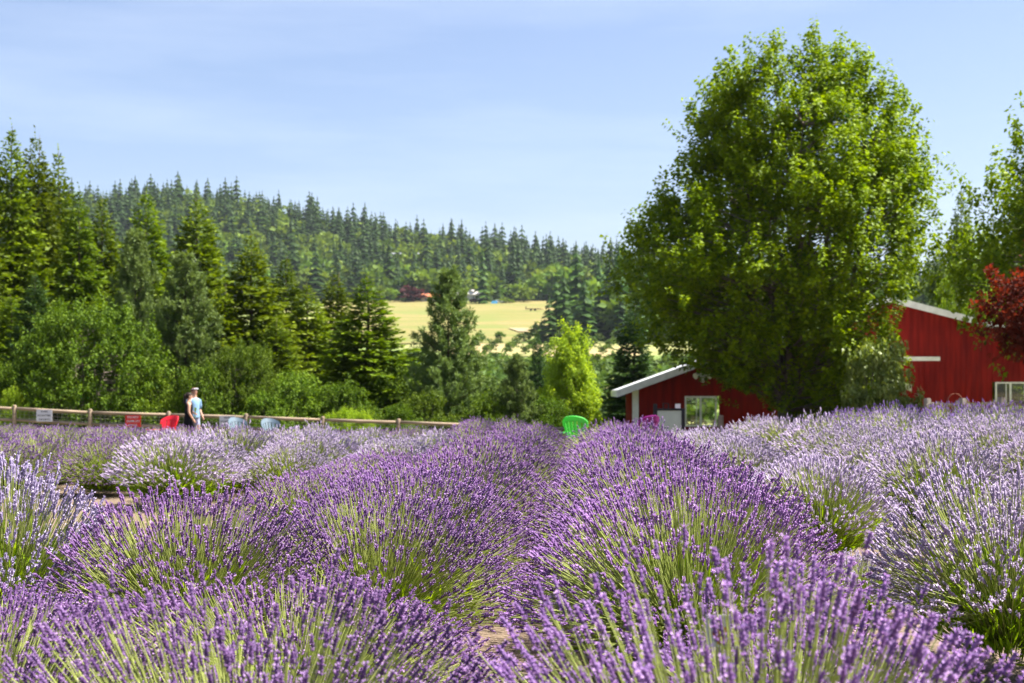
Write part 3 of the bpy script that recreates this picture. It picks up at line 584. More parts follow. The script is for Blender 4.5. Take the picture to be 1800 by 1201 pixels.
def window(e,x0,x1,z0,z1,y):
    f=.06; wn=MB().box((x0,y-.05,z1-f),(x1,y+.03,z1)).box((x0,y-.05,z0),(x1,y+.03,z0+f)).box((x0,y-.05,z0+f),(x0+f,y+.03,z1-f)).box((x1-f,y-.05,z0+f),(x1,y+.03,z1-f)).obj('window',M['white_paint'],e)
    xm=(x0+x1)/2
    MB().box((xm-.035,y-.045,z0+f),(xm+.035,y+.02,z1-f)).obj('mullion',M['white_paint'],wn)
    MB().box((x0+f+.34,y-.02,z0+f),(x0+f+.37,y+.018,z1-f)).obj('sash_bar',M['white_paint'],wn)
    MB().box((x0+f,y+.0,z0+f),(xm-.035,y+.012,z1-f)).obj('pane',M['clear_glass'],wn)
    MB().box((xm+.035,y-.012,z0+f),(x1-f,y+.0,z1-f)).obj('pane',M['clear_glass'],wn)
def barn(name,loc,rz,x1,xap,zap,zeL,zeR,depth,zb,label,wins,ov=.5,fasc=.26):
    e=empty(name,loc,rz,label,'barn')
    sl=lambda x: zeL+(zap-zeL)*x/xap if x<xap else zap+(zeR-zap)*(x-xap)/(x1-xap)
    boards(e,0,x1,zb,lambda x:sl(x)-.02,0,.2,skip=[(a,b,c,d) for a,b,c,d in wins])
    # back and side walls
    mb=MB(); V=np.array([(0,.0,zb),(x1,.0,zb),(x1,depth,zb),(0,depth,zb),(0,.0,zeL-.05),(x1,.0,zeR-.05),(x1,depth,zeR-.05),(0,depth,zeL-.05)])
    MB().box((0,.002,zb),(.05,depth-.05,zeL-.02)).obj('side_wall',M['red_paint'],e); MB().box((x1-.05,.002,zb),(x1,depth-.05,zeR-.02)).obj('side_wall',M['red_paint'],e)
    # rear wall with openings opposite the front windows
    a,b,c,d=wins[0]; mid=(a+b)/2; ang=(loc[0]+mid)/loc[1]; k=mid+depth*ang-depth*math.sin(-rz); oa,ob,oc,od=k-.9,k+.9,c-.15,d+.25
    q=lambda x0,x1,z0,z1: MB().box((x0,depth-.04,z0),(x1,depth,z1))
    mb=MB(); 
    for x0_,x1_,z0_,z1_ in((0.01,oa,zb,min(zeL,zeR)-.05),(ob,x1-.01,zb,min(zeL,zeR)-.05),(oa,ob,zb,oc),(oa,ob,od,min(zeL,zeR)-.05)):
        if z1_>z0_: mb.box((x0_,depth-.04,z0_),(x1_,depth,z1_))
    V=np.array([(0.01,depth-.02,zeL-.06),(x1-.01,depth-.02,zeR-.06),(xap,depth-.02,zap-.06)]); mb.add(V,[(0,1,2)]); mb.obj('rear_wall',M['wall_tan'],e)
    # roof
    def slab(xa,za,xb,zb_,nm):
        V=np.array([(xa,-ov,za),(xb,-ov,zb_),(xb,depth+ov,zb_),(xa,depth+ov,za)]); V=np.concatenate([V,V+[0,0,.07]])
        MB().quads(V,[(0,3,2,1),(4,5,6,7),(0,1,5,4),(1,2,6,5),(2,3,7,6),(3,0,4,7)]).obj(nm,M['roof_metal'],e)
    sL=(zap-zeL)/xap; sR=(zeR-zap)/(x1-xap)
    slab(-.55,zeL-.55*sL+.06,xap,zap+.06,'roof_panel'); slab(xap,zap+.061,x1+.55,zeR+.55*sR+.06,'roof_panel')
    def fb(xa,za,xb,zb_):
        V=[(xa,-ov-.04,za-fasc+.06),(xb,-ov-.04,zb_-fasc+.06),(xb,-ov-.004,zb_-fasc+.06),(xa,-ov-.004,za-fasc+.06),(xa,-ov-.04,za+.05),(xb,-ov-.04,zb_+.05),(xb,-ov-.004,zb_+.05),(xa,-ov-.004,za+.05)]
        MB().quads(np.array(V),[(0,3,2,1),(4,5,6,7),(0,1,5,4),(1,2,6,5),(2,3,7,6),(3,0,4,7)]).obj('fascia_board',M['white_paint'],e)
    fb(-.55,zeL-.55*sL+.08,xap,zap+.08); fb(xap,zap+.08,x1+.55,zeR+.55*sR+.08)
    MB().box((-.59,-ov,zeL-.55*sL-.12),(-.551,depth+ov,zeL-.55*sL+.12)).obj('eave_board',M['white_paint'],e)
    MB().box((-.035,-.06,zb),(.19,-.031-.006,sl(0)-.04)).obj('corner_trim',M['white_paint'],e)
    for a,b,c,d in wins: window(e,a,b,c,d,-.0)
    return e
b1=barn('red_barn',(4.26,50,0),R(-2.7),9.0,4.8,3.31,1.56,1.75,8,-1.2,'low red barn with white trim left of the big maple',[(1.80,2.92,.20,1.27)])
b2=barn('red_barn',(9.2,55.5,0),R(-4.0),15.5,5.3,5.0,3.1,2.3,10,-1.2,'tall red barn right of the big maple',[(9.45,10.6,.55,1.80)])
MB().box((4.9,-.09,2.62),(7.35,-.04,2.78)).obj('door_track',M['white_paint'],b2)
# twin flood lamp on the low barn
e=empty('flood_lamp',Vector((4.26,50,0))+Matrix.Rotation(R(-2.7),3,'Z')@Vector((2.42,-.05,1.96)),R(-2.7),'white twin flood lamp under the low barn roof','lamp')
MB().box((-.09,-.06,-.11),(.09,0,.11)).obj('junction_box',M['lamp_white'],e)
for s in(-1,1):
    h=MB().tube([(s*.12,-.08,.03),(s*.20,-.14,.04),(s*.27,-.2,.0)],[.05,.09,.11],10).obj('lamp_head',M['lamp_white'],e)
MB().tube([(0,-.08,-.11),(0,-.1,-.2)],[.07,.06],10).obj('sensor',M['lamp_white'],e)

# ------------------------------------------------------------------ fences, signs
fy=44.6
FP=[(-112,706),(25,712),(158,719),(296,723),(432,727),(567,732),(700,736),(835,741),(970,747),(1090,752)]
e=empty('rail_fence',(0,fy,0),0,'round rail wooden fence along the back of the lavender field','fence')
tops=[]
for i,(px,py) in enumerate(FP):
    p=pix(px,py,fy); g=float(terr(p.x,fy))-.25; tops.append((p.x,p.z))
    MB().tube([(p.x,0,g),(p.x+.01,0,p.z-.04),(p.x+.01,0,p.z)],[.075,.065,.045],9).obj('post',M['wood'],e,smooth=True)
for i in range(len(tops)-1):
    (xa,za),(xb,zb)=tops[i],tops[i+1]
    for dz,rr in((-.11,.055),(-.47,.052),(-.83,.05)):
        MB().tube([(xa+.07,.0,za+dz),((xa+xb)/2,.012,(za+zb)/2+dz-.012),(xb-.055,.0,zb+dz)],[rr*.8,rr,rr*.8],8).obj('rail',M['wood'],e,smooth=True)
    mb=MB()
    for q in range(1,9): z0=-.1-q*.1; mb.tube([(xa+.08,.06,za+z0),(xb-.06,.06,zb+z0)],.004,3)
    for q in range(1,16):
        f=q/16; x=xa+(xb-xa)*f; z=za+(zb-za)*f; mb.tube([(x,.063,z-.1),(x,.063,z-.9)],.003,3)
    tag(mb.obj('wire_mesh',M['wire'],e),kind='stuff')
def text_mesh(name,s,size,mat,parent,loc):
    cu=bpy.data.curves.new(name,'FONT'); cu.body=s; cu.size=size; cu.align_x='CENTER'; cu.align_y='CENTER'; cu.extrude=.001; cu.offset=size*.02
    t=bpy.data.objects.new('tmp',cu); COL.objects.link(t); me=bpy.data.meshes.new_from_object(t.evaluated_get(bpy.context.evaluated_depsgraph_get())); bpy.data.objects.remove(t)
    me.materials.clear(); me.materials.append(mat); o=link(name,me,parent,loc); o.rotation_euler=(R(90),0,0); return o
def sign(px0,px1,py0,py1,lines,mat,ink,label,border=None):
    a=pix(px0,py0,fy); b=pix(px1,py1,fy); w=b.x-a.x; h=a.z-b.z
    e=empty('fence_sign',((a.x+b.x)/2,fy-.10,b.z),0,label,'sign'); MB().box((-w/2,-.012,0),(w/2,0,h)).obj('panel',mat,e)
    if border:
        MB().box((-w/2+.01,-.0145,h-.025),(w/2-.01,-.0125,h-.012)).box((-w/2+.01,-.0145,.012),(w/2-.01,-.0125,.025)).box((-w/2+.01,-.0145,.026),(-w/2+.022,-.0125,h-.026)).box((w/2-.022,-.0145,.026),(w/2-.01,-.0125,h-.026)).obj('border',border,e)
    n=len(lines)
    sz=min([h/n*1.1]+[w/len(q)*1.45 for q in lines])
    for i,s in enumerate(lines): text_mesh('lettering',s,sz,ink,e,(0,-.015,h-(i+.5)*h/n))
    return e
sign(66,93.5,720,741,['PLEASE','DO NOT FEED','THE GOATS'],M['sign_white'],M['ink'],'white sign with black lettering on the fence at the far left')
sign(222,249,730,751,['DO NOT','CLIMB ON','FENCE'],M['sign_red'],M['sign_white'],'red sign with white lettering on the fence left of the people')
sign(387,414,731,751,['PLEASE','DO NOT FEED','THE GOATS'],M['sign_white'],M['ink'],'white sign on the fence left of the blue chairs, half hidden by lavender')
# split rail fence on the right
e=empty('split_rail_fence',pix(1692,700,36)*1,0,'weathered grey split rail fence in front of the tall barn','fence'); e.location.z=0
o0=e.location.copy(); pts=[]
for i,(px,py,Y,w,h0) in enumerate([(1630,700,37.5,.14,0),(1692,700,36.,.15,0),(1760,698,34.8,.15,0),(1838,696,33.6,.15,0),(1920,694,32.4,.15,0)]):
    p=pix(px,py,Y)-o0; g=float(terr(p.x+o0.x,Y))-.3; V=Matrix.Translation((p.x,p.y,0))@Matrix.Rotation(.5,4,'Z')
    mb=MB(); mb.box((-w/2,-w/2,g),(w/2,w/2,p.z-.03),M=V); mb.box((-w/2+.012,-w/2+.012,p.z-.03),(w/2-.012,w/2-.012,p.z),M=V); mb.obj('post',M['wood_grey'],e); pts.append(p)
r=rng(3)
for i in range(len(pts)-1):
    for dz in(-.17,-.52):
        a=pts[i]; b=pts[i+1]; n=7; P=[np.array(a.lerp(b,u))+[0,0,dz+r.normal(0,.02)] for u in np.linspace(-.04,1.04,n)]
        MB().tube(P,.055+r.normal(0,.008,n),5).obj('rail',M['wood'] if dz>-.3 else M['wood_grey'],e)
p=pix(1672,704,37.2); e=empty('leaning_board',(p.x,37.2,float(terr(p.x,37.2))),.2,'pale grey board leaning on the split rail fence','board')
MB().box((-.14,-.02,0),(.16,.02,p.z-e.location.z),M=Matrix.Rotation(.18,4,'Y')).obj('plank',M['wood_grey'],e)
p=pix(1658,706,37.4); e=empty('leaning_board',(p.x,37.4,float(terr(p.x,37.4))),.2,'short tilted board left of the pale leaning board','board')
MB().box((-.1,-.02,0),(.12,.02,p.z-e.location.z),M=Matrix.Rotation(-.25,4,'Y')).obj('plank',M['wood_grey'],e)
p=pix(1672,692,36.6); e=empty('wire_hoop',(p.x,36.6,0),0,'thin rusty wire hoop arching over the leaning board','hoop')
a=np.linspace(0,np.pi,15); z0=float(terr(p.x,36.6)); P=[(-.1,0,z0-.1)]+[(.1-.2*math.cos(q)*1.0,0,p.z-.25+.25*math.sin(q)) for q in a]+[(.34,0,z0-.1)]
MB().tube(P,.012,6).obj('hoop',solid('rust',(.28,.12,.08),(.2,.08,.05),.8),e)
# board with pale panel, post, bench by the barn
p=pix(1176,740,38); g=float(terr(p.x,38)); e=empty('notice_stand',(p.x,38,g),.05,'black framed stand with a pale green panel before the low barn','stand')
z=lambda py: pix(1176,py,38).z-g
x=lambda px: pix(px,700,38).x-p.x
MB().box((x(1148),-.03,0),(x(1155),.03,z(710))).obj('post',M['black'],e); MB().box((x(1198),-.03,0),(x(1204),.03,z(718))).obj('post',M['black'],e)
MB().box((x(1155),-.028,z(722)),(x(1198),.028,z(718))).obj('crossbar',M['black'],e); MB().box((x(1155),-.01,z(760)),(x(1198),.01,z(722))).obj('panel',M['board'],e)
MB().box((x(1165),-.02,z(717.9)),(x(1167),.02,z(710))).box((x(1174),-.02,z(717.9)),(x(1176),.02,z(710))).box((x(1165),-.02,z(710)),(x(1176),.02,z(708.5))).obj('bracket',M['black'],e)
MB().box((x(1187),-.02,z(717.9)),(x(1196),.02,z(710))).obj('paper_box',M['sign_white'],e); MB().box((x(1186.5),-.024,z(710)),(x(1196.5),.024,z(708.8))).obj('lid',M['black'],e)
p=pix(1267,730,42); g=float(terr(p.x,42)); MB2_=MB().tube([(0,0,0),(0,0,p.z-g-.03),(0,0,p.z-g)],[.09,.085,.06],8); o=MB2_.obj('short_post',M['wood']); o.location=(p.x,42,g); tag(o,'short pale wooden post before the low barn window','post')
p=pix(1322,742,40); g=float(terr(p.x,40)); e=empty('bench',(p.x,40,g),.02,'low grey wooden bench before the low barn wall','bench'); h=p.z-g
MB().box((-.32,-.2,h-.07),(.32,.2,h)).obj('seat',M['wood_grey'],e)
for s in(-.24,.24): MB().box((s-.04,-.16,0),(s+.04,.16,h-.071)).obj('leg',M['wood_grey'],e)

# ------------------------------------------------------------------ adirondack chairs
def chair(loc,rz,mat,label,nslat=6):
    e=empty('adirondack_chair',loc,rz,label,'chair','adirondack chairs in the field'); m=M[mat]
    Bk=Matrix.Translation((0,.22,.30))@Matrix.Rotation(R(-20),4,'X')
    cy_=lambda x: .16*(x/.3)**2*-1     # concave towards the sitter (front is -y)
    def arc(x): return .40+.30*math.sqrt(max(0,1-(x/.315)**2))
    W=[.20,.30]   # half width at bottom and top
    sw=2.0/nslat
    for i in range(nslat):
        u0=-1+i*sw+.045; u1=-1+(i+1)*sw-.045; mb=MB(); n=6; V=[]
        for q in range(n):
            f=q/(n-1)
            for u in(u0,u1):
                hw=W[0]+(W[1]-W[0])*f; xx=u*hw; zz=f*(arc(u*.30)-.10); yy=cy_(xx); V.append((xx,yy-.012,zz)); V.append((xx,yy+.012,zz))
        V=np.array(V); Q=[]
        for q in range(n-1):
            a=q*4; b=a+4; Q+=[(a,a+2,b+2,b),(a+1,b+1,b+3,a+3),(a,b,b+1,a+1),(a+2,a+3,b+3,b+2)]
        Q+=[(0,1,3,2),(4*n-4,4*n-2,4*n-1,4*n-3)]
        V=V@np.array(Bk.to_3x3()).T+np.array(Bk.translation); mb.quads(V,Q); mb.obj('back_slat',m,e)
    # arched crown that joins the slats
    mb=MB(); n=17; V=[]
    for q in range(n):
        u=-1+2*q/(n-1); xx=u*.31; yy=cy_(xx); zt=arc(u*.30)+.012; zb=zt-.13
        for y_ in(-.018,.018):
            V.append((xx,yy+y_,zb)); V.append((xx*1.02,yy+y_,zt))
    V=np.array(V)@np.array(Bk.to_3x3()).T+np.array(Bk.translation); Q=[]
    for q in range(n-1):
        a=q*4; b=a+4; Q+=[(a,b,b+1,a+1),(a+2,a+3,b+3,b+2),(a+1,b+1,b+3,a+3),(a,a+2,b+2,b)]
    Q+=[(0,1,3,2),(4*n-4,4*n-2,4*n-1,4*n-3)]
    mb.quads(V,Q); mb.obj('back_crown',m,e)
    MB().box((-.22,.19,.27),(.22,.24,.33)).obj('back_rail',m,e)
    for i in range(5):
        y0=-.30+i*.1; z0=.36-(i*.022); MB().box((-.25,y0,z0-.02),(.25,y0+.085,z0)).obj('seat_slat',m,e)
    for s in(-1,1):
        MB().box((s*.36-.065,-.36,.545),(s*.36+.065,.28,.57)).obj('arm',m,e)
        MB().box((s*.33-.02,-.30,0),(s*.33+.02,-.20,.545)).obj('front_leg',m,e)
        V=np.array([(s*.29-.02,-.33,.25),(s*.29+.02,-.33,.25),(s*.29+.02,.48,0),(s*.29-.02,.48,0),(s*.29-.02,-.33,.345),(s*.29+.02,-.33,.345),(s*.29+.02,.52,.09),(s*.29-.02,.52,.09)])
        MB().quads(V,[(0,3,2,1),(4,5,6,7),(0,1,5,4),(1,2,6,5),(2,3,7,6),(3,0,4,7)]).obj('rear_leg',m,e)
        MB().box((s*.33-.018,.20,.20),(s*.33+.018,.26,.545)).obj('arm_post',m,e)
    return e
def chair_px(px,top,Y,rz,mat,label,ns=6):
    p=pix(px,top,Y); return chair((p.x,Y,float(terr(p.x,Y))-.01),rz,mat,label,ns)
chair_px(1016,728,34.0,R(160),'c_green','bright green plastic chair at the end of the central lavender rows')
chair_px(1128,723,33.5,R(215),'c_magenta','magenta plastic chair left of the black framed stand')
chair_px(288,738,41.0,R(-30),'c_red','red plastic chair left of the two people')
chair_px(424,731,43.0,R(40),'c_blue','left of two grey blue chairs by the fence')
chair_px(481,728,43.4,R(35),'c_blue','right of two grey blue chairs by the fence')
# ground pads so that the chairs stand on soil
# ------------------------------------------------------------------ people
def skin_obj(name,pts,edges,mat,parent,sub=2,root=0):
    me=bpy.data.meshes.new(name); me.from_pydata([p[0] for p in pts],edges,[]); me.update()
    o=link(name,me,parent); me.materials.append(mat); md=o.modifiers.new('skin','SKIN'); md.use_smooth_shade=True
    if not me.skin_vertices:
        import bmesh as _b; bm=_b.new(); bm.from_mesh(me); bm.verts.layers.skin.new(); bm.to_mesh(me); bm.free()
    for i,p in enumerate(pts):
        rr=p[1]; me.skin_vertices[0].data[i].radius=rr if hasattr(rr,'__len__') else (rr,rr); me.skin_vertices[0].data[i].use_root=(i==root)
    s=o.modifiers.new('sub','SUBSURF'); s.levels=sub; s.render_levels=sub
    me2=bpy.data.meshes.new_from_object(o.evaluated_get(bpy.context.evaluated_depsgraph_get())); o.modifiers.clear(); o.data=me2; me2.name=name
    if not me2.materials: me2.materials.append(mat)
    for pl in me2.polygons: pl.use_smooth=True
    return o
def ball(name,c,rad,mat,parent,seed=0,cut=None,k=14):
    mb=MB(); th=np.linspace(0,np.pi,k); V=[];
    for t in th:
        for p in np.linspace(0,2*np.pi,k*2,endpoint=False): V.append((c[0]+rad[0]*math.sin(t)*math.cos(p),c[1]+rad[1]*math.sin(t)*math.sin(p),c[2]+rad[2]*math.cos(t)))
    Q=[(i*2*k+j,(i+1)*2*k+j,(i+1)*2*k+(j+1)%(2*k),i*2*k+(j+1)%(2*k)) for i in range(k-1) for j in range(2*k)]
    V=np.array(V); Q=[q for q in Q if cut is None or cut(V[list(q)].mean(0))]
    mb.quads(V,Q); return mb.obj(name,mat,parent,smooth=True)
def loft(name,rings,mat,parent,k=20):
    V=[]; 
    for (z,rx,ry,cy) in rings:
        for a in np.linspace(0,2*np.pi,k,endpoint=False): V.append((rx*math.cos(a),cy+ry*math.sin(a),z))
    Q=[(i*k+j,i*k+(j+1)%k,(i+1)*k+(j+1)%k,(i+1)*k+j) for i in range(len(rings)-1) for j in range(k)]
    return MB().quads(np.array(V),Q).obj(name,mat,parent,smooth=True)
def person(loc,rz,H,label,fem,hair,top,bottom):
    """faces -y locally"""
    k=H/1.75; e=empty('person',loc,rz,label,'person'); e.scale=(k,k,k)
    sh=.185 if not fem else .165; hp=.10
    P=[((0,0,.98),(.155,.11)),((0,.01,1.12),(.135,.095)),((0,.0,1.30),(.155,.105)),((0,.01,1.42),(.13,.085)),((0,0,1.48),(.07,.062)),((0,-.015,1.56),(.055,.06)),((0,-.02,1.62),(.075,.09)),((0,-.015,1.70),(.075,.088)),((0,-.01,1.745),(.045,.055))]
    E=[(i,i+1) for i in range(8)]
    def chain(start,pts):
        prev=start
        for p in pts: P.append(p); E.append((prev,len(P)-1)); prev=len(P)-1
        return prev
    arms=[]
    for s in(-1,1):
        sw=-.10*s
        chain(0,[((s*hp,0,.90),(.085,.09)),((s*hp,sw*.6-.02,.52),(.058,.06)),((s*hp,sw,.30),(.05,.055)),((s*hp,sw*1.3,.09),(.036,.04)),((s*hp,sw*1.3-.06,.04),(.042,.03)),((s*hp,sw*1.3-.15,.03),(.038,.022))])
        el=((s*(sh+.055),.03,1.14),(.042,.042)); wr=((s*(sh+.05),-.10,.92),(.028,.03)) if not(not fem and s<0) else ((s*(sh+.02),-.20,1.02),(.028,.03))
        a=chain(3,[((s*sh,.01,1.40),(.055,.055)),el,wr]); w=Vector(wr[0]); d=(w-Vector(el[0])).normalized()
        pm=chain(a,[(tuple(w+d*.06),(.032,.018))])
        for q,(off,l) in enumerate([(-.024,.065),(-.008,.08),(.008,.075),(.024,.06)]):
            b=w+d*.10+Vector((0,off,0)); chain(pm,[(tuple(b),(.009,.009)),(tuple(b+d*l*.6+Vector((-s*.012,0,0))),(.008,.008))])
        chain(a,[(tuple(w+d*.05+Vector((-s*.02,-.035,0))),(.011,.011)),(tuple(w+d*.09+Vector((-s*.03,-.05,0))),(.009,.009))])
        arms.append((el,wr))
    skin_obj('body',P,E,M['skin'],e,2)
    # face
    ball('nose',(0,-.125,1.635),(.014,.022,.022),M['skin'],e,k=6)
    for s in(-1,1): ball('eye',(s*.032,-.096,1.66),(.013,.010,.008),M['hair_dark'],e,k=6); ball('ear',(s*.088,-.01,1.64),(.012,.024,.034),M['skin'],e,k=6)
    ball('mouth',(0,-.106,1.588),(.024,.008,.006),M['sign_red'],e,k=6)
    hc=lambda c:(c[1]>-.045 or c[2]>1.70)
    ball('hair',(0,.0,1.675),(.097,.118,.105),hair,e,cut=hc)
    if fem:
        ball('hair_bun',(0,.11,1.66),(.06,.06,.07),hair,e,k=8); ball('ponytail',(0,.13,1.52),(.045,.04,.13),hair,e,k=8)
        loft('tank_dress',[(.60,.225,.185,0),(.78,.21,.17,0),(.95,.19,.15,0),(1.08,.168,.13,.005),(1.20,.168,.13,.005),(1.32,.172,.13,.0),(1.40,.15,.11,.005),(1.43,.11,.09,.01)],top,e)
        for s in(-1,1): MB().tube([(s*.07,-.09,1.40),(s*.075,-.02,1.48),(s*.06,.085,1.42)],.022,6).obj('strap',top,e)
    else:
        loft('shirt',[(.88,.19,.145,0),(1.0,.182,.138,0),(1.12,.176,.132,.005),(1.25,.184,.135,.0),(1.36,.195,.125,.0),(1.425,.175,.10,.005),(1.465,.11,.08,.01),(1.475,.085,.075,.01)],top,e)
        for s in(-1,1): MB().tube([(s*.13,.01,1.40),(s*.20,.012,1.37),(s*.235,.025,1.25),(s*.245,.03,1.14)],[.07,.078,.074,.072],12).obj('sleeve',top,e,smooth=True)
        S=[((0,0,1.0),(.168,.125)),((0,0,.93),(.17,.125))]; SE=[(0,1)]
        for s in(-1,1):
            S.append(((s*.10,0,.84),(.10,.105))); SE.append((1,len(S)-1)); S.append(((s*.105,-.06*s*.6-.01,.58),(.095,.095))); SE.append((len(S)-2,len(S)-1))
        skin_obj('shorts',S,SE,bottom,e,2,0)
        MB().tube([(-.09,.0,1.725),(-.075,-.085,1.735),(0,-.118,1.738),(.075,-.085,1.735),(.09,.0,1.725)],[.008,.018,.02,.018,.008],8).obj('sunglasses',M['sign_white'],e)
    return e
gx=pix(332,690,42.6); person((gx.x,42.6,float(terr(gx.x,42.6))),R(110),1.64,'person with dark hair in a black sleeveless dress walking by the fence',True,M['hair_dark'],M['cloth_black'],None)
gm=pix(340.5,690,44.1); pm=person((gm.x,44.15,float(terr(gm.x,44.1))),R(55),1.80,'person in a light blue T-shirt with white sunglasses pushed up on the hair',False,M['hair_red'],M['cloth_blue'],M['cloth_shorts'])
bp=Vector((gm.x,44.15,float(terr(gm.x,44.1))))+Matrix.Rotation(R(55),3,'Z')@Vector((-.205,-.27,.98))*1.028
mb=MB(); r=rng(9)
for q in range(14):
    d=nrm(np.array([.1,-.1,1.])+r.normal(0,.16,3)); mb.tube([np.zeros(3)-d*.12,d*.2],.006,4,t=.6)
o=mb.obj('cut_stem_bunch',M['lav_leaf']); o.location=bp; tag(o,'small green bunch of cut stems held in the hand of the person in blue','bouquet')

# ------------------------------------------------------------------ lavender
def spike_tpl(lod):
    """unit spike along +z (length 1, radius ~.1): verts, tris, tint offset"""
    r=rng(900+lod); mb=MB()
    if lod==0:
        prof=[(0,.03),(.04,.10),(.12,.03),(.29,.03),(.34,.12),(.45,.06),(.52,.14),(.62,.06),(.69,.135),(.79,.06),(.86,.10),(1.,.01)]; k=4
    elif lod==1: prof=[(0,.06),(.10,.10),(.22,.05),(.45,.125),(.60,.10),(.74,.13),(1.,.01)]; k=3
    elif lod==2: prof=[(0,.06),(.35,.10),(.65,.12),(1,.01)]; k=3
    else: prof=[(0,.10),(.5,.15),(1,.02)]; k=3
    n=len(prof); z=np.array([p[0] for p in prof]); rr=np.array([p[1] for p in prof]); V=[]; T=[]
    for i in range(n):
        for j in range(k):
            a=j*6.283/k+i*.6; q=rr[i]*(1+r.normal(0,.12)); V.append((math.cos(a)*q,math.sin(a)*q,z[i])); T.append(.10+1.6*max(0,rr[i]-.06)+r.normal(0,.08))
    V=np.array(V); Q=[(i*k+j,i*k+(j+1)%k,(i+1)*k+(j+1)%k,(i+1)*k+j) for i in range(n-1) for j in range(k)]; Q=np.array(Q)
    mb.add(V,np.concatenate([Q[:,[0,1,2]],Q[:,[0,2,3]]]),T)
    nf={0:18,1:8,2:4,3:0}[lod]
    for i in range(nf):
        zz=r.choice([.06,.38,.53,.70,.86])+r.normal(0,.03); a=r.uniform(0,6.283); d=np.array([math.cos(a),math.sin(a),.5]); s=np.array([-d[1],d[0],0]); c=np.array([0,0,zz])+d*.10; w={0:.055,1:.075,2:.10,3:0}[lod]
        if lod==0: mb.add([c,c+d*.05+s*w+[0,0,.02],c+d*.09+[0,0,.05],c+d*.05-s*w+[0,0,.02]],[(0,1,2),(0,2,3)],.8+r.normal(0,.15))
        else: mb.add([c-s*w,c+d*.09+[0,0,.05],c+s*w],[(0,1,2)],.8+r.normal(0,.12))
    return np.concatenate(mb.v),np.concatenate(mb.f),np.concatenate(mb.t)
SPK=[spike_tpl(i) for i in range(4)]
def lav(seed,lod,ns,kind='p'):
    r=rng(seed); st=MB(); fl=MB(); lf=MB()
    if kind=='p': H,Rs,thm,ln0,ln1=.86,.80,71,.040,.060
    else: H,Rs,thm,ln0,ln1=.86,.74,62,.050,.074
    lump=[(r.uniform(0,6.28),r.uniform(1,3),r.uniform(0,6)) for _ in range(4)]
    ct=1-r.random(ns)*(1-math.cos(R(thm))); th=np.arccos(ct); ph=r.uniform(0,6.283,ns)
    lu=1+.03*sum(np.cos(np.round(b)*ph+c+th*2) for a,b,c in lump)+r.normal(0,.04,ns)-.26*(r.random(ns)**3)
    Rt=lu/np.sqrt((np.cos(th)/H)**2+(np.sin(th)/Rs)**2)
    d=np.stack([np.sin(th)*np.cos(ph),np.sin(th)*np.sin(ph),np.cos(th)],1); tip=d*Rt[:,None]
    tip[:,2]-=.05*np.sin(th)**2*0
    bs=np.stack([np.cos(ph),np.sin(ph),0*ph],1)*(.22*np.sin(th)*r.uniform(.4,1.,ns))[:,None]+np.array([0,0,.12]); bs[:,2]+=r.uniform(0,.12,ns)
    mid=(bs+tip)/2+np.array([0,0,1.])*(.10*np.sin(th))[:,None]*r.uniform(.2,1.2,(ns,1))+r.normal(0,.02,(ns,3))
    ln=r.uniform(ln0,ln1,ns); td=nrm(nrm(tip-mid)+np.array([0,0,.22])+r.normal(0,.10,(ns,3)))
    # stems: 3 point polyline as thin prisms
    w={0:.0017,1:.0019,2:.0026,3:.0042}[lod]
    segs=[(0.,.5),(.5,1.)] if lod>0 else [(0,.33),(.33,.67),(.67,1)]
    bz=lambda u:(1-u)**2*bs+2*u*(1-u)*mid+u*u*tip
    for a,b in segs:
        A,B=bz(a),bz(b); D=nrm(B-A); X=nrm(np.cross(D,r.normal(size=(ns,3)))); Y=np.cross(D,X)
        tv=[(1,0,0),(-.5,.87,0),(-.5,-.87,0)]; Vv=[]
        Vv=np.concatenate([np.stack([A+(X*t[0]+Y*t[1])*w for t in tv],1),np.stack([B+(X*t[0]+Y*t[1])*w*.85 for t in tv],1)],1)
        F=np.array([(0,1,4),(0,4,3),(1,2,5),(1,5,4),(2,0,3),(2,3,5)]); FF=(np.arange(ns)*6)[:,None,None]+F[None]
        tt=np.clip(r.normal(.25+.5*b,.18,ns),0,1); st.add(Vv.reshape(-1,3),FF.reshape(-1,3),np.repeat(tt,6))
    X=nrm(np.cross(td,r.normal(size=(ns,3)))); Y=np.cross(td,X); fat=r.uniform(.85,1.15,(ns,1))*(1.0 if lod<2 else 1.12)
    V,F,T=SPK[lod]; t0=r.normal(0,.12,ns)
    spikes=(tip,X*ln[:,None]*fat,Y*ln[:,None]*fat,td*ln[:,None],t0)
    # leaves at the heart: narrow upright blades
    nl={0:2200,1:1800,2:1000,3:420}[lod]; a=r.uniform(0,6.283,nl); q=np.sqrt(r.random(nl)); t2=q*R(70)
    D=np.stack([np.sin(t2)*np.cos(a),np.sin(t2)*np.sin(a),np.cos(t2)],1); rad=(.42 if kind=='p' else .44)+.16*r.random(nl); O=D*rad[:,None]*np.array([1.05,1.05,1.0])*r.uniform(.25,1.0,(nl,1)); O[:,2]+=.02
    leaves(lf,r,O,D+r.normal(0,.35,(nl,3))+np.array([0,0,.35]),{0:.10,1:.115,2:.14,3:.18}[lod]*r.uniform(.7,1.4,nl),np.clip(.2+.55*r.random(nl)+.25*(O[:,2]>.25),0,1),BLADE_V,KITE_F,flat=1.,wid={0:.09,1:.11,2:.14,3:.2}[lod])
    # woody heart so that no light leaks through
    return st,spikes,lf,lod
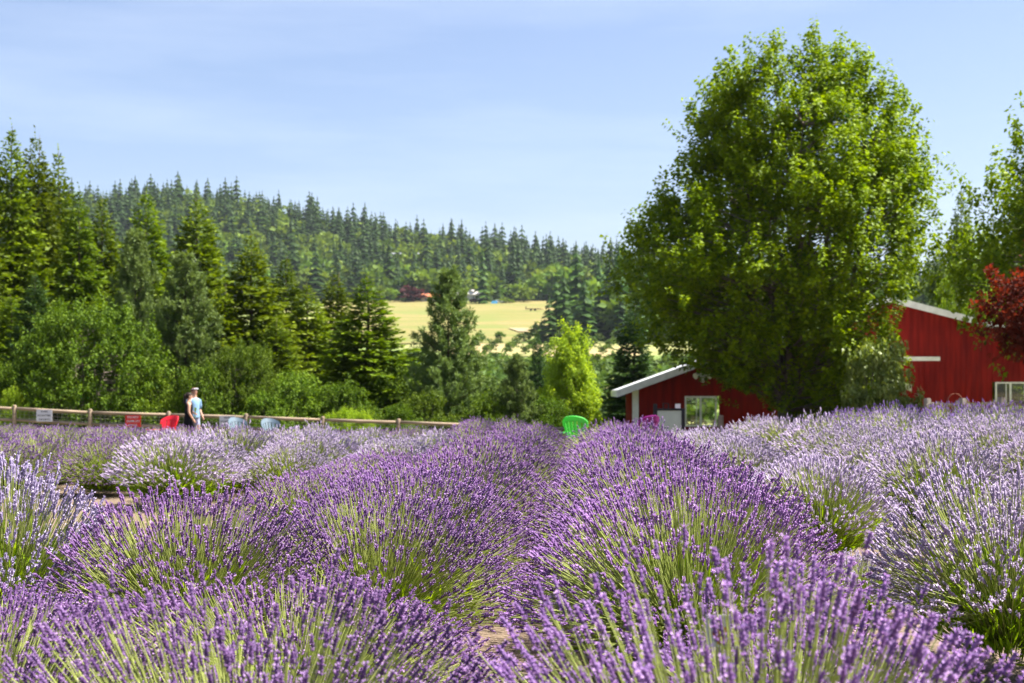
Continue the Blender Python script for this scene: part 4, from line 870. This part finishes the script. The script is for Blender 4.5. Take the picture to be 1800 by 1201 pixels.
def lav_meshes(seed,lod,ns,kind,own=0):
    st,sp,lf,lod=lav(seed,lod,ns,kind); V,F,T=SPK[lod]; mt=M['flower_purple' if kind=='p' else 'flower_pale']
    tip,X,Y,Z,t0=sp; fl=MB(); idx=np.arange(len(tip))
    pick=[]
    if own:   # the spikes nearest to the camera side stand as single parts
        order=np.argsort(tip[:,1]-tip[:,2]*.6); pick=order[:own]; idx=np.setdiff1d(idx,pick)
    fl.inst(V,F,tip[idx],X[idx],Y[idx],Z[idx],t0[idx],T)
    single=[(tip[i],X[i],Y[i],Z[i]) for i in pick]
    return st.mesh('stems',M['lav_stem'],True),fl.mesh('flowers',mt,True),lf.mesh('leaves',M['lav_leaf']),single
LAV={}
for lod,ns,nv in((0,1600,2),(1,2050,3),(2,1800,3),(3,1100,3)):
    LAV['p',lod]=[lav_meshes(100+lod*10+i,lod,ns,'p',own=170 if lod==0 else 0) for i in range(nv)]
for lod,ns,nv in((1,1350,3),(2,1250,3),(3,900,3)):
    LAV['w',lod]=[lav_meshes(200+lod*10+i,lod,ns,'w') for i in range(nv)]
SPIKE_ME=[]
for i in range(3):
    V,F,T=SPK[0]; mb=MB(); mb.add(V,F,np.clip(T+(-.1,0,.12)[i],0,1)); SPIKE_ME.append(mb.mesh('flower_spike',M['flower_purple'],True))
rp=random.Random(5); LC=[0]
def plant(X,Y,kind,label,group,s=1.0,hs=1.0,lod=None,flower=None,rz=None):
    d=Y; lod=lod if lod is not None else (0 if d<4.4 else 1 if d<10.5 else 2 if d<20 else 3)
    key='p' if kind=='p' else 'w'
    if key=='w' and lod==0: lod=1
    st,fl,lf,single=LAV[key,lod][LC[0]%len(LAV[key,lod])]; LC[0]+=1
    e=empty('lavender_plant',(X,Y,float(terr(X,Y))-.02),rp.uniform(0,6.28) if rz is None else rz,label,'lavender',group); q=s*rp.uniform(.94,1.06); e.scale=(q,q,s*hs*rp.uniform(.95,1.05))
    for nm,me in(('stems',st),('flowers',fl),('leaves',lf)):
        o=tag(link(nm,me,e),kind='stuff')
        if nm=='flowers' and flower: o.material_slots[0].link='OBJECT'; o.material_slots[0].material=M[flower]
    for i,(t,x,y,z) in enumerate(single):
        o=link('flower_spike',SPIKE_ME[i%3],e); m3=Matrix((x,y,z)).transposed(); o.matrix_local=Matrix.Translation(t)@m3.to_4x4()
    return e
ROWK=.052
ORD=['nearest']+'second third fourth fifth sixth seventh eighth ninth tenth eleventh twelfth thirteenth fourteenth fifteenth sixteenth seventeenth eighteenth nineteenth twentieth twenty-first twenty-second twenty-third twenty-fourth'.split()
def row(u,d0,d1,step,kind,label,group,s=1.,hs=1.,flower=None,jit=.08,step_far=None):
    d=d0; k=-1
    while d<d1:
        X=u+ROWK*d+rp.uniform(-jit,jit)
        if abs(X)<.40*d+1.6:
            k+=1; lb=label if '%' not in label else label%ORD[k]
            plant(X,d,kind,lb,group,s*rp.uniform(.93,1.07),hs*(.78 if d>26 and group[:4]=='left' else .74 if d>27 and 'furrow' in group else .84 if d>20 and 'furrow' in group else .80 if d>23 and group=='first pale row on the right' else .84 if d>21 and group[:10]=='pale plant' else 1),flower=flower)
        d+=step*rp.uniform(.9,1.1)*(1 if d<20 or not step_far else step_far)
# nearest plants, one by one
plant(.55,3.2,'p','blurred purple lavender nearest the camera at the bottom right of centre','nearest lavender',1.12,1.0,rz=0)
plant(-.68,3.65,'p','blurred purple lavender nearest the camera at the bottom left','nearest lavender',1.05,.90,rz=0)
plant(-1.72,4.5,'p','purple lavender at the lower left edge behind the nearest clump','nearest lavender',.95,.86,rz=0)
plant(.95,4.95,'p','low purple lavender just behind the nearest clump right of centre','nearest lavender',.95,.74,rz=0)
plant(-.82,5.3,'p','low purple lavender just behind the nearest clump left of centre','nearest lavender',1.0,.80,rz=0)
plant(-2.1,5.7,'p','low purple lavender at the lower left, under the pale lilac one','nearest lavender',.9,.8,rz=0)
plant(-1.25,3.3,'p','blurred purple lavender cut by the bottom left corner','nearest lavender',.9,.84,rz=0)
plant(-.12,2.75,'p','lavender at the very bottom edge below the central furrow','nearest lavender',.9,.74,rz=0)
plant(-.12,4.3,'p','low lavender in the central furrow between the nearest clumps','nearest lavender',.8,.6,rz=0)
row(.52,6.7,29.5,1.2,'p','%s purple lavender from the front in the row right of the central furrow','central row right of the furrow',1.04,1.04)
row(-1.08,7.4,33.,1.2,'p','%s purple lavender from the front in the row left of the central furrow','central row left of the furrow',1.04,.97)
plant(-1.62,7.1,'p','broad purple lavender mound with green stems, lower left before the sandy gap','second row left of the furrow',1.05,1.0)
row(-2.35,12.0,17.5,1.3,'p','%s purple lavender from the front in the second row left of the central furrow','second row left of the furrow',1.0,.78)
plant(-2.68,7.5,'w','pale lilac lavender at the left edge, in front of the sandy gap','pale plants on the left',1.05,1.08,flower='flower_lilac')
plant(-2.75,9.6,'p','low purple lavender half hidden behind the pale lilac one','left field lavender',.7,.6)
plant(-1.95,9.4,'p','low purple lavender between the broad mound and the second row','second row left of the furrow',.85,.75)
row(-5.05,17.3,27,1.35,'w','%s pale lavender from the front at the left flank of the pale block','pale plants on the left',1.1,.93)
row(-3.85,18.2,27,1.35,'w','%s pale lavender from the front in the middle of the pale left block','pale plants on the left',1.05,.90)
row(-2.65,19.0,27,1.35,'w','%s pale lavender from the front at the right flank of the pale block','pale plants on the left',1.0,.93)
for u in(-6.5,-7.9,-9.3,-10.7,-12.1,-13.5,-14.9,-16.3,-17.7):
    row(u,19.3,42.0,1.35,'p','purple lavender in the left field before the rail fence','left field lavender',.98,.88,step_far=1.12)
row(-5.2,28.5,42,1.4,'p','purple lavender in the row beside the red chair','left field lavender',.95,.9,step_far=1.12)
row(-3.9,28.5,42,1.4,'p','purple lavender before the blue chairs','left field lavender',.95,.95,step_far=1.1)
for u in(-2.6,-1.9):
    row(u,34.5,41,1.5,'p','dark purple lavender beyond the end of the central rows','lavender beyond the central rows',1.0,.95)
row(-2.4,28,33,1.4,'p','purple lavender behind the pale left block','lavender behind the pale block',1.0,.85)
for k,(u,d,q) in enumerate([(2.12,7.1,1.08),(1.68,8.9,.70),(1.92,11.6,1.0),(1.95,13.1,.95),(1.72,15.9,1.0),(1.8,17.4,1.0),(1.75,18.9,1.0),(1.85,20.4,1.0),(1.85,21.9,.95),(1.8,23.4,.95),(1.85,25,.95),(1.85,26.6,.92),(1.9,28.2,.92)]):
    plant(u+ROWK*d,d,'w',ORD[k]+' pale lavender from the front in the first pale row on the right','first pale row on the right',q,q*(.98 if d<22 else .82))
for k,(u,d,q) in enumerate([(3.55,8.3,1.0),(3.4,10.1,1.0),(3.3,13.1,1.05),(3.4,14.6,1.0),(3.4,16.1,1.0),(3.5,17.6,1.0),(3.4,19.1,1.0),(3.5,20.6,1.0),(3.5,22.1,1.0),(3.4,23.7,1.0),(3.4,25.3,.95),(3.4,26.9,.95),(3.4,28.5,.95)]):
    plant(u+ROWK*d,d,'w',ORD[k]+' pale lavender from the front in the second pale row on the right','second pale row on the right',q,q*.98)
row(4.95,10.5,24,1.5,'w','%s pale lavender from the front in the third pale row on the right','third pale row on the right',1.0,1.0)
for u in(6.45,7.95):
    row(u,14,25,1.4,'w','pale lavender in the far right rows','far right pale rows',1.,1.0)
for u in(5.2,6.6,8.0,9.4):
    row(u,24,30,1.3,'p','violet lavender along the back of the right field below the split rail fence','back of the right field',1.0,1.08,flower='flower_mid')
# plant label card
p=pix(1262,1095,3.55); e=empty('plant_label',(p.x,3.55,float(terr(p.x,3.55))),.1,'small white plant label card with an orange picture among the nearest lavender','plant label')
z1=p.z+.02; M['card_orange']=solid('card_orange',(.55,.17,.05),(.42,.10,.03),.6,20)
MB().box((-.005,0,0),(.005,.006,z1-.08)).obj('stake',M['wood_grey'],e); MB().box((-.031,-.004,z1-.08),(.031,-.001,z1)).obj('card',M['sign_white'],e)
mb=MB(); n=18; V=[(0.006,-.0055,z1-.05)]+[(.006+.02*math.cos(a)*(1+.2*math.sin(3*a)),-.0055,z1-.05+.024*math.sin(a)) for a in np.linspace(0,6.283,n,endpoint=False)]
mb.add(V,[(0,i+1,(i+1)%n+1) for i in range(n)]); mb.obj('picture',M['card_orange'],e)
# small wooden stake in the left field
p=pix(14,790,16.5); o=MB().tube([(0,0,0),(.03,0,.35),(.05,0,.62)],[.02,.018,.012],6).obj('wooden_stake',M['wood_grey']); o.location=(p.x,16.5,float(terr(p.x,16.5))); tag(o,'pale wooden stake leaning in the left field','stake')

# ------------------------------------------------------------------ summer haze
hz=MB().box((-3000,-150,-8),(3000,2600,190)).obj('haze'); tag(hz,kind='stuff'); hz['label']='thin summer haze over the valley'
m,N,l=new_mat('haze'); pv=N.new('ShaderNodeVolumePrincipled'); pv.inputs['Color'].default_value=(.78,.88,1,1); pv.inputs['Density'].default_value=.00005; pv.inputs['Anisotropy'].default_value=.2
out=N.new('ShaderNodeOutputMaterial'); l(pv.outputs[0],out.inputs['Volume']); hz.data.materials.append(m)
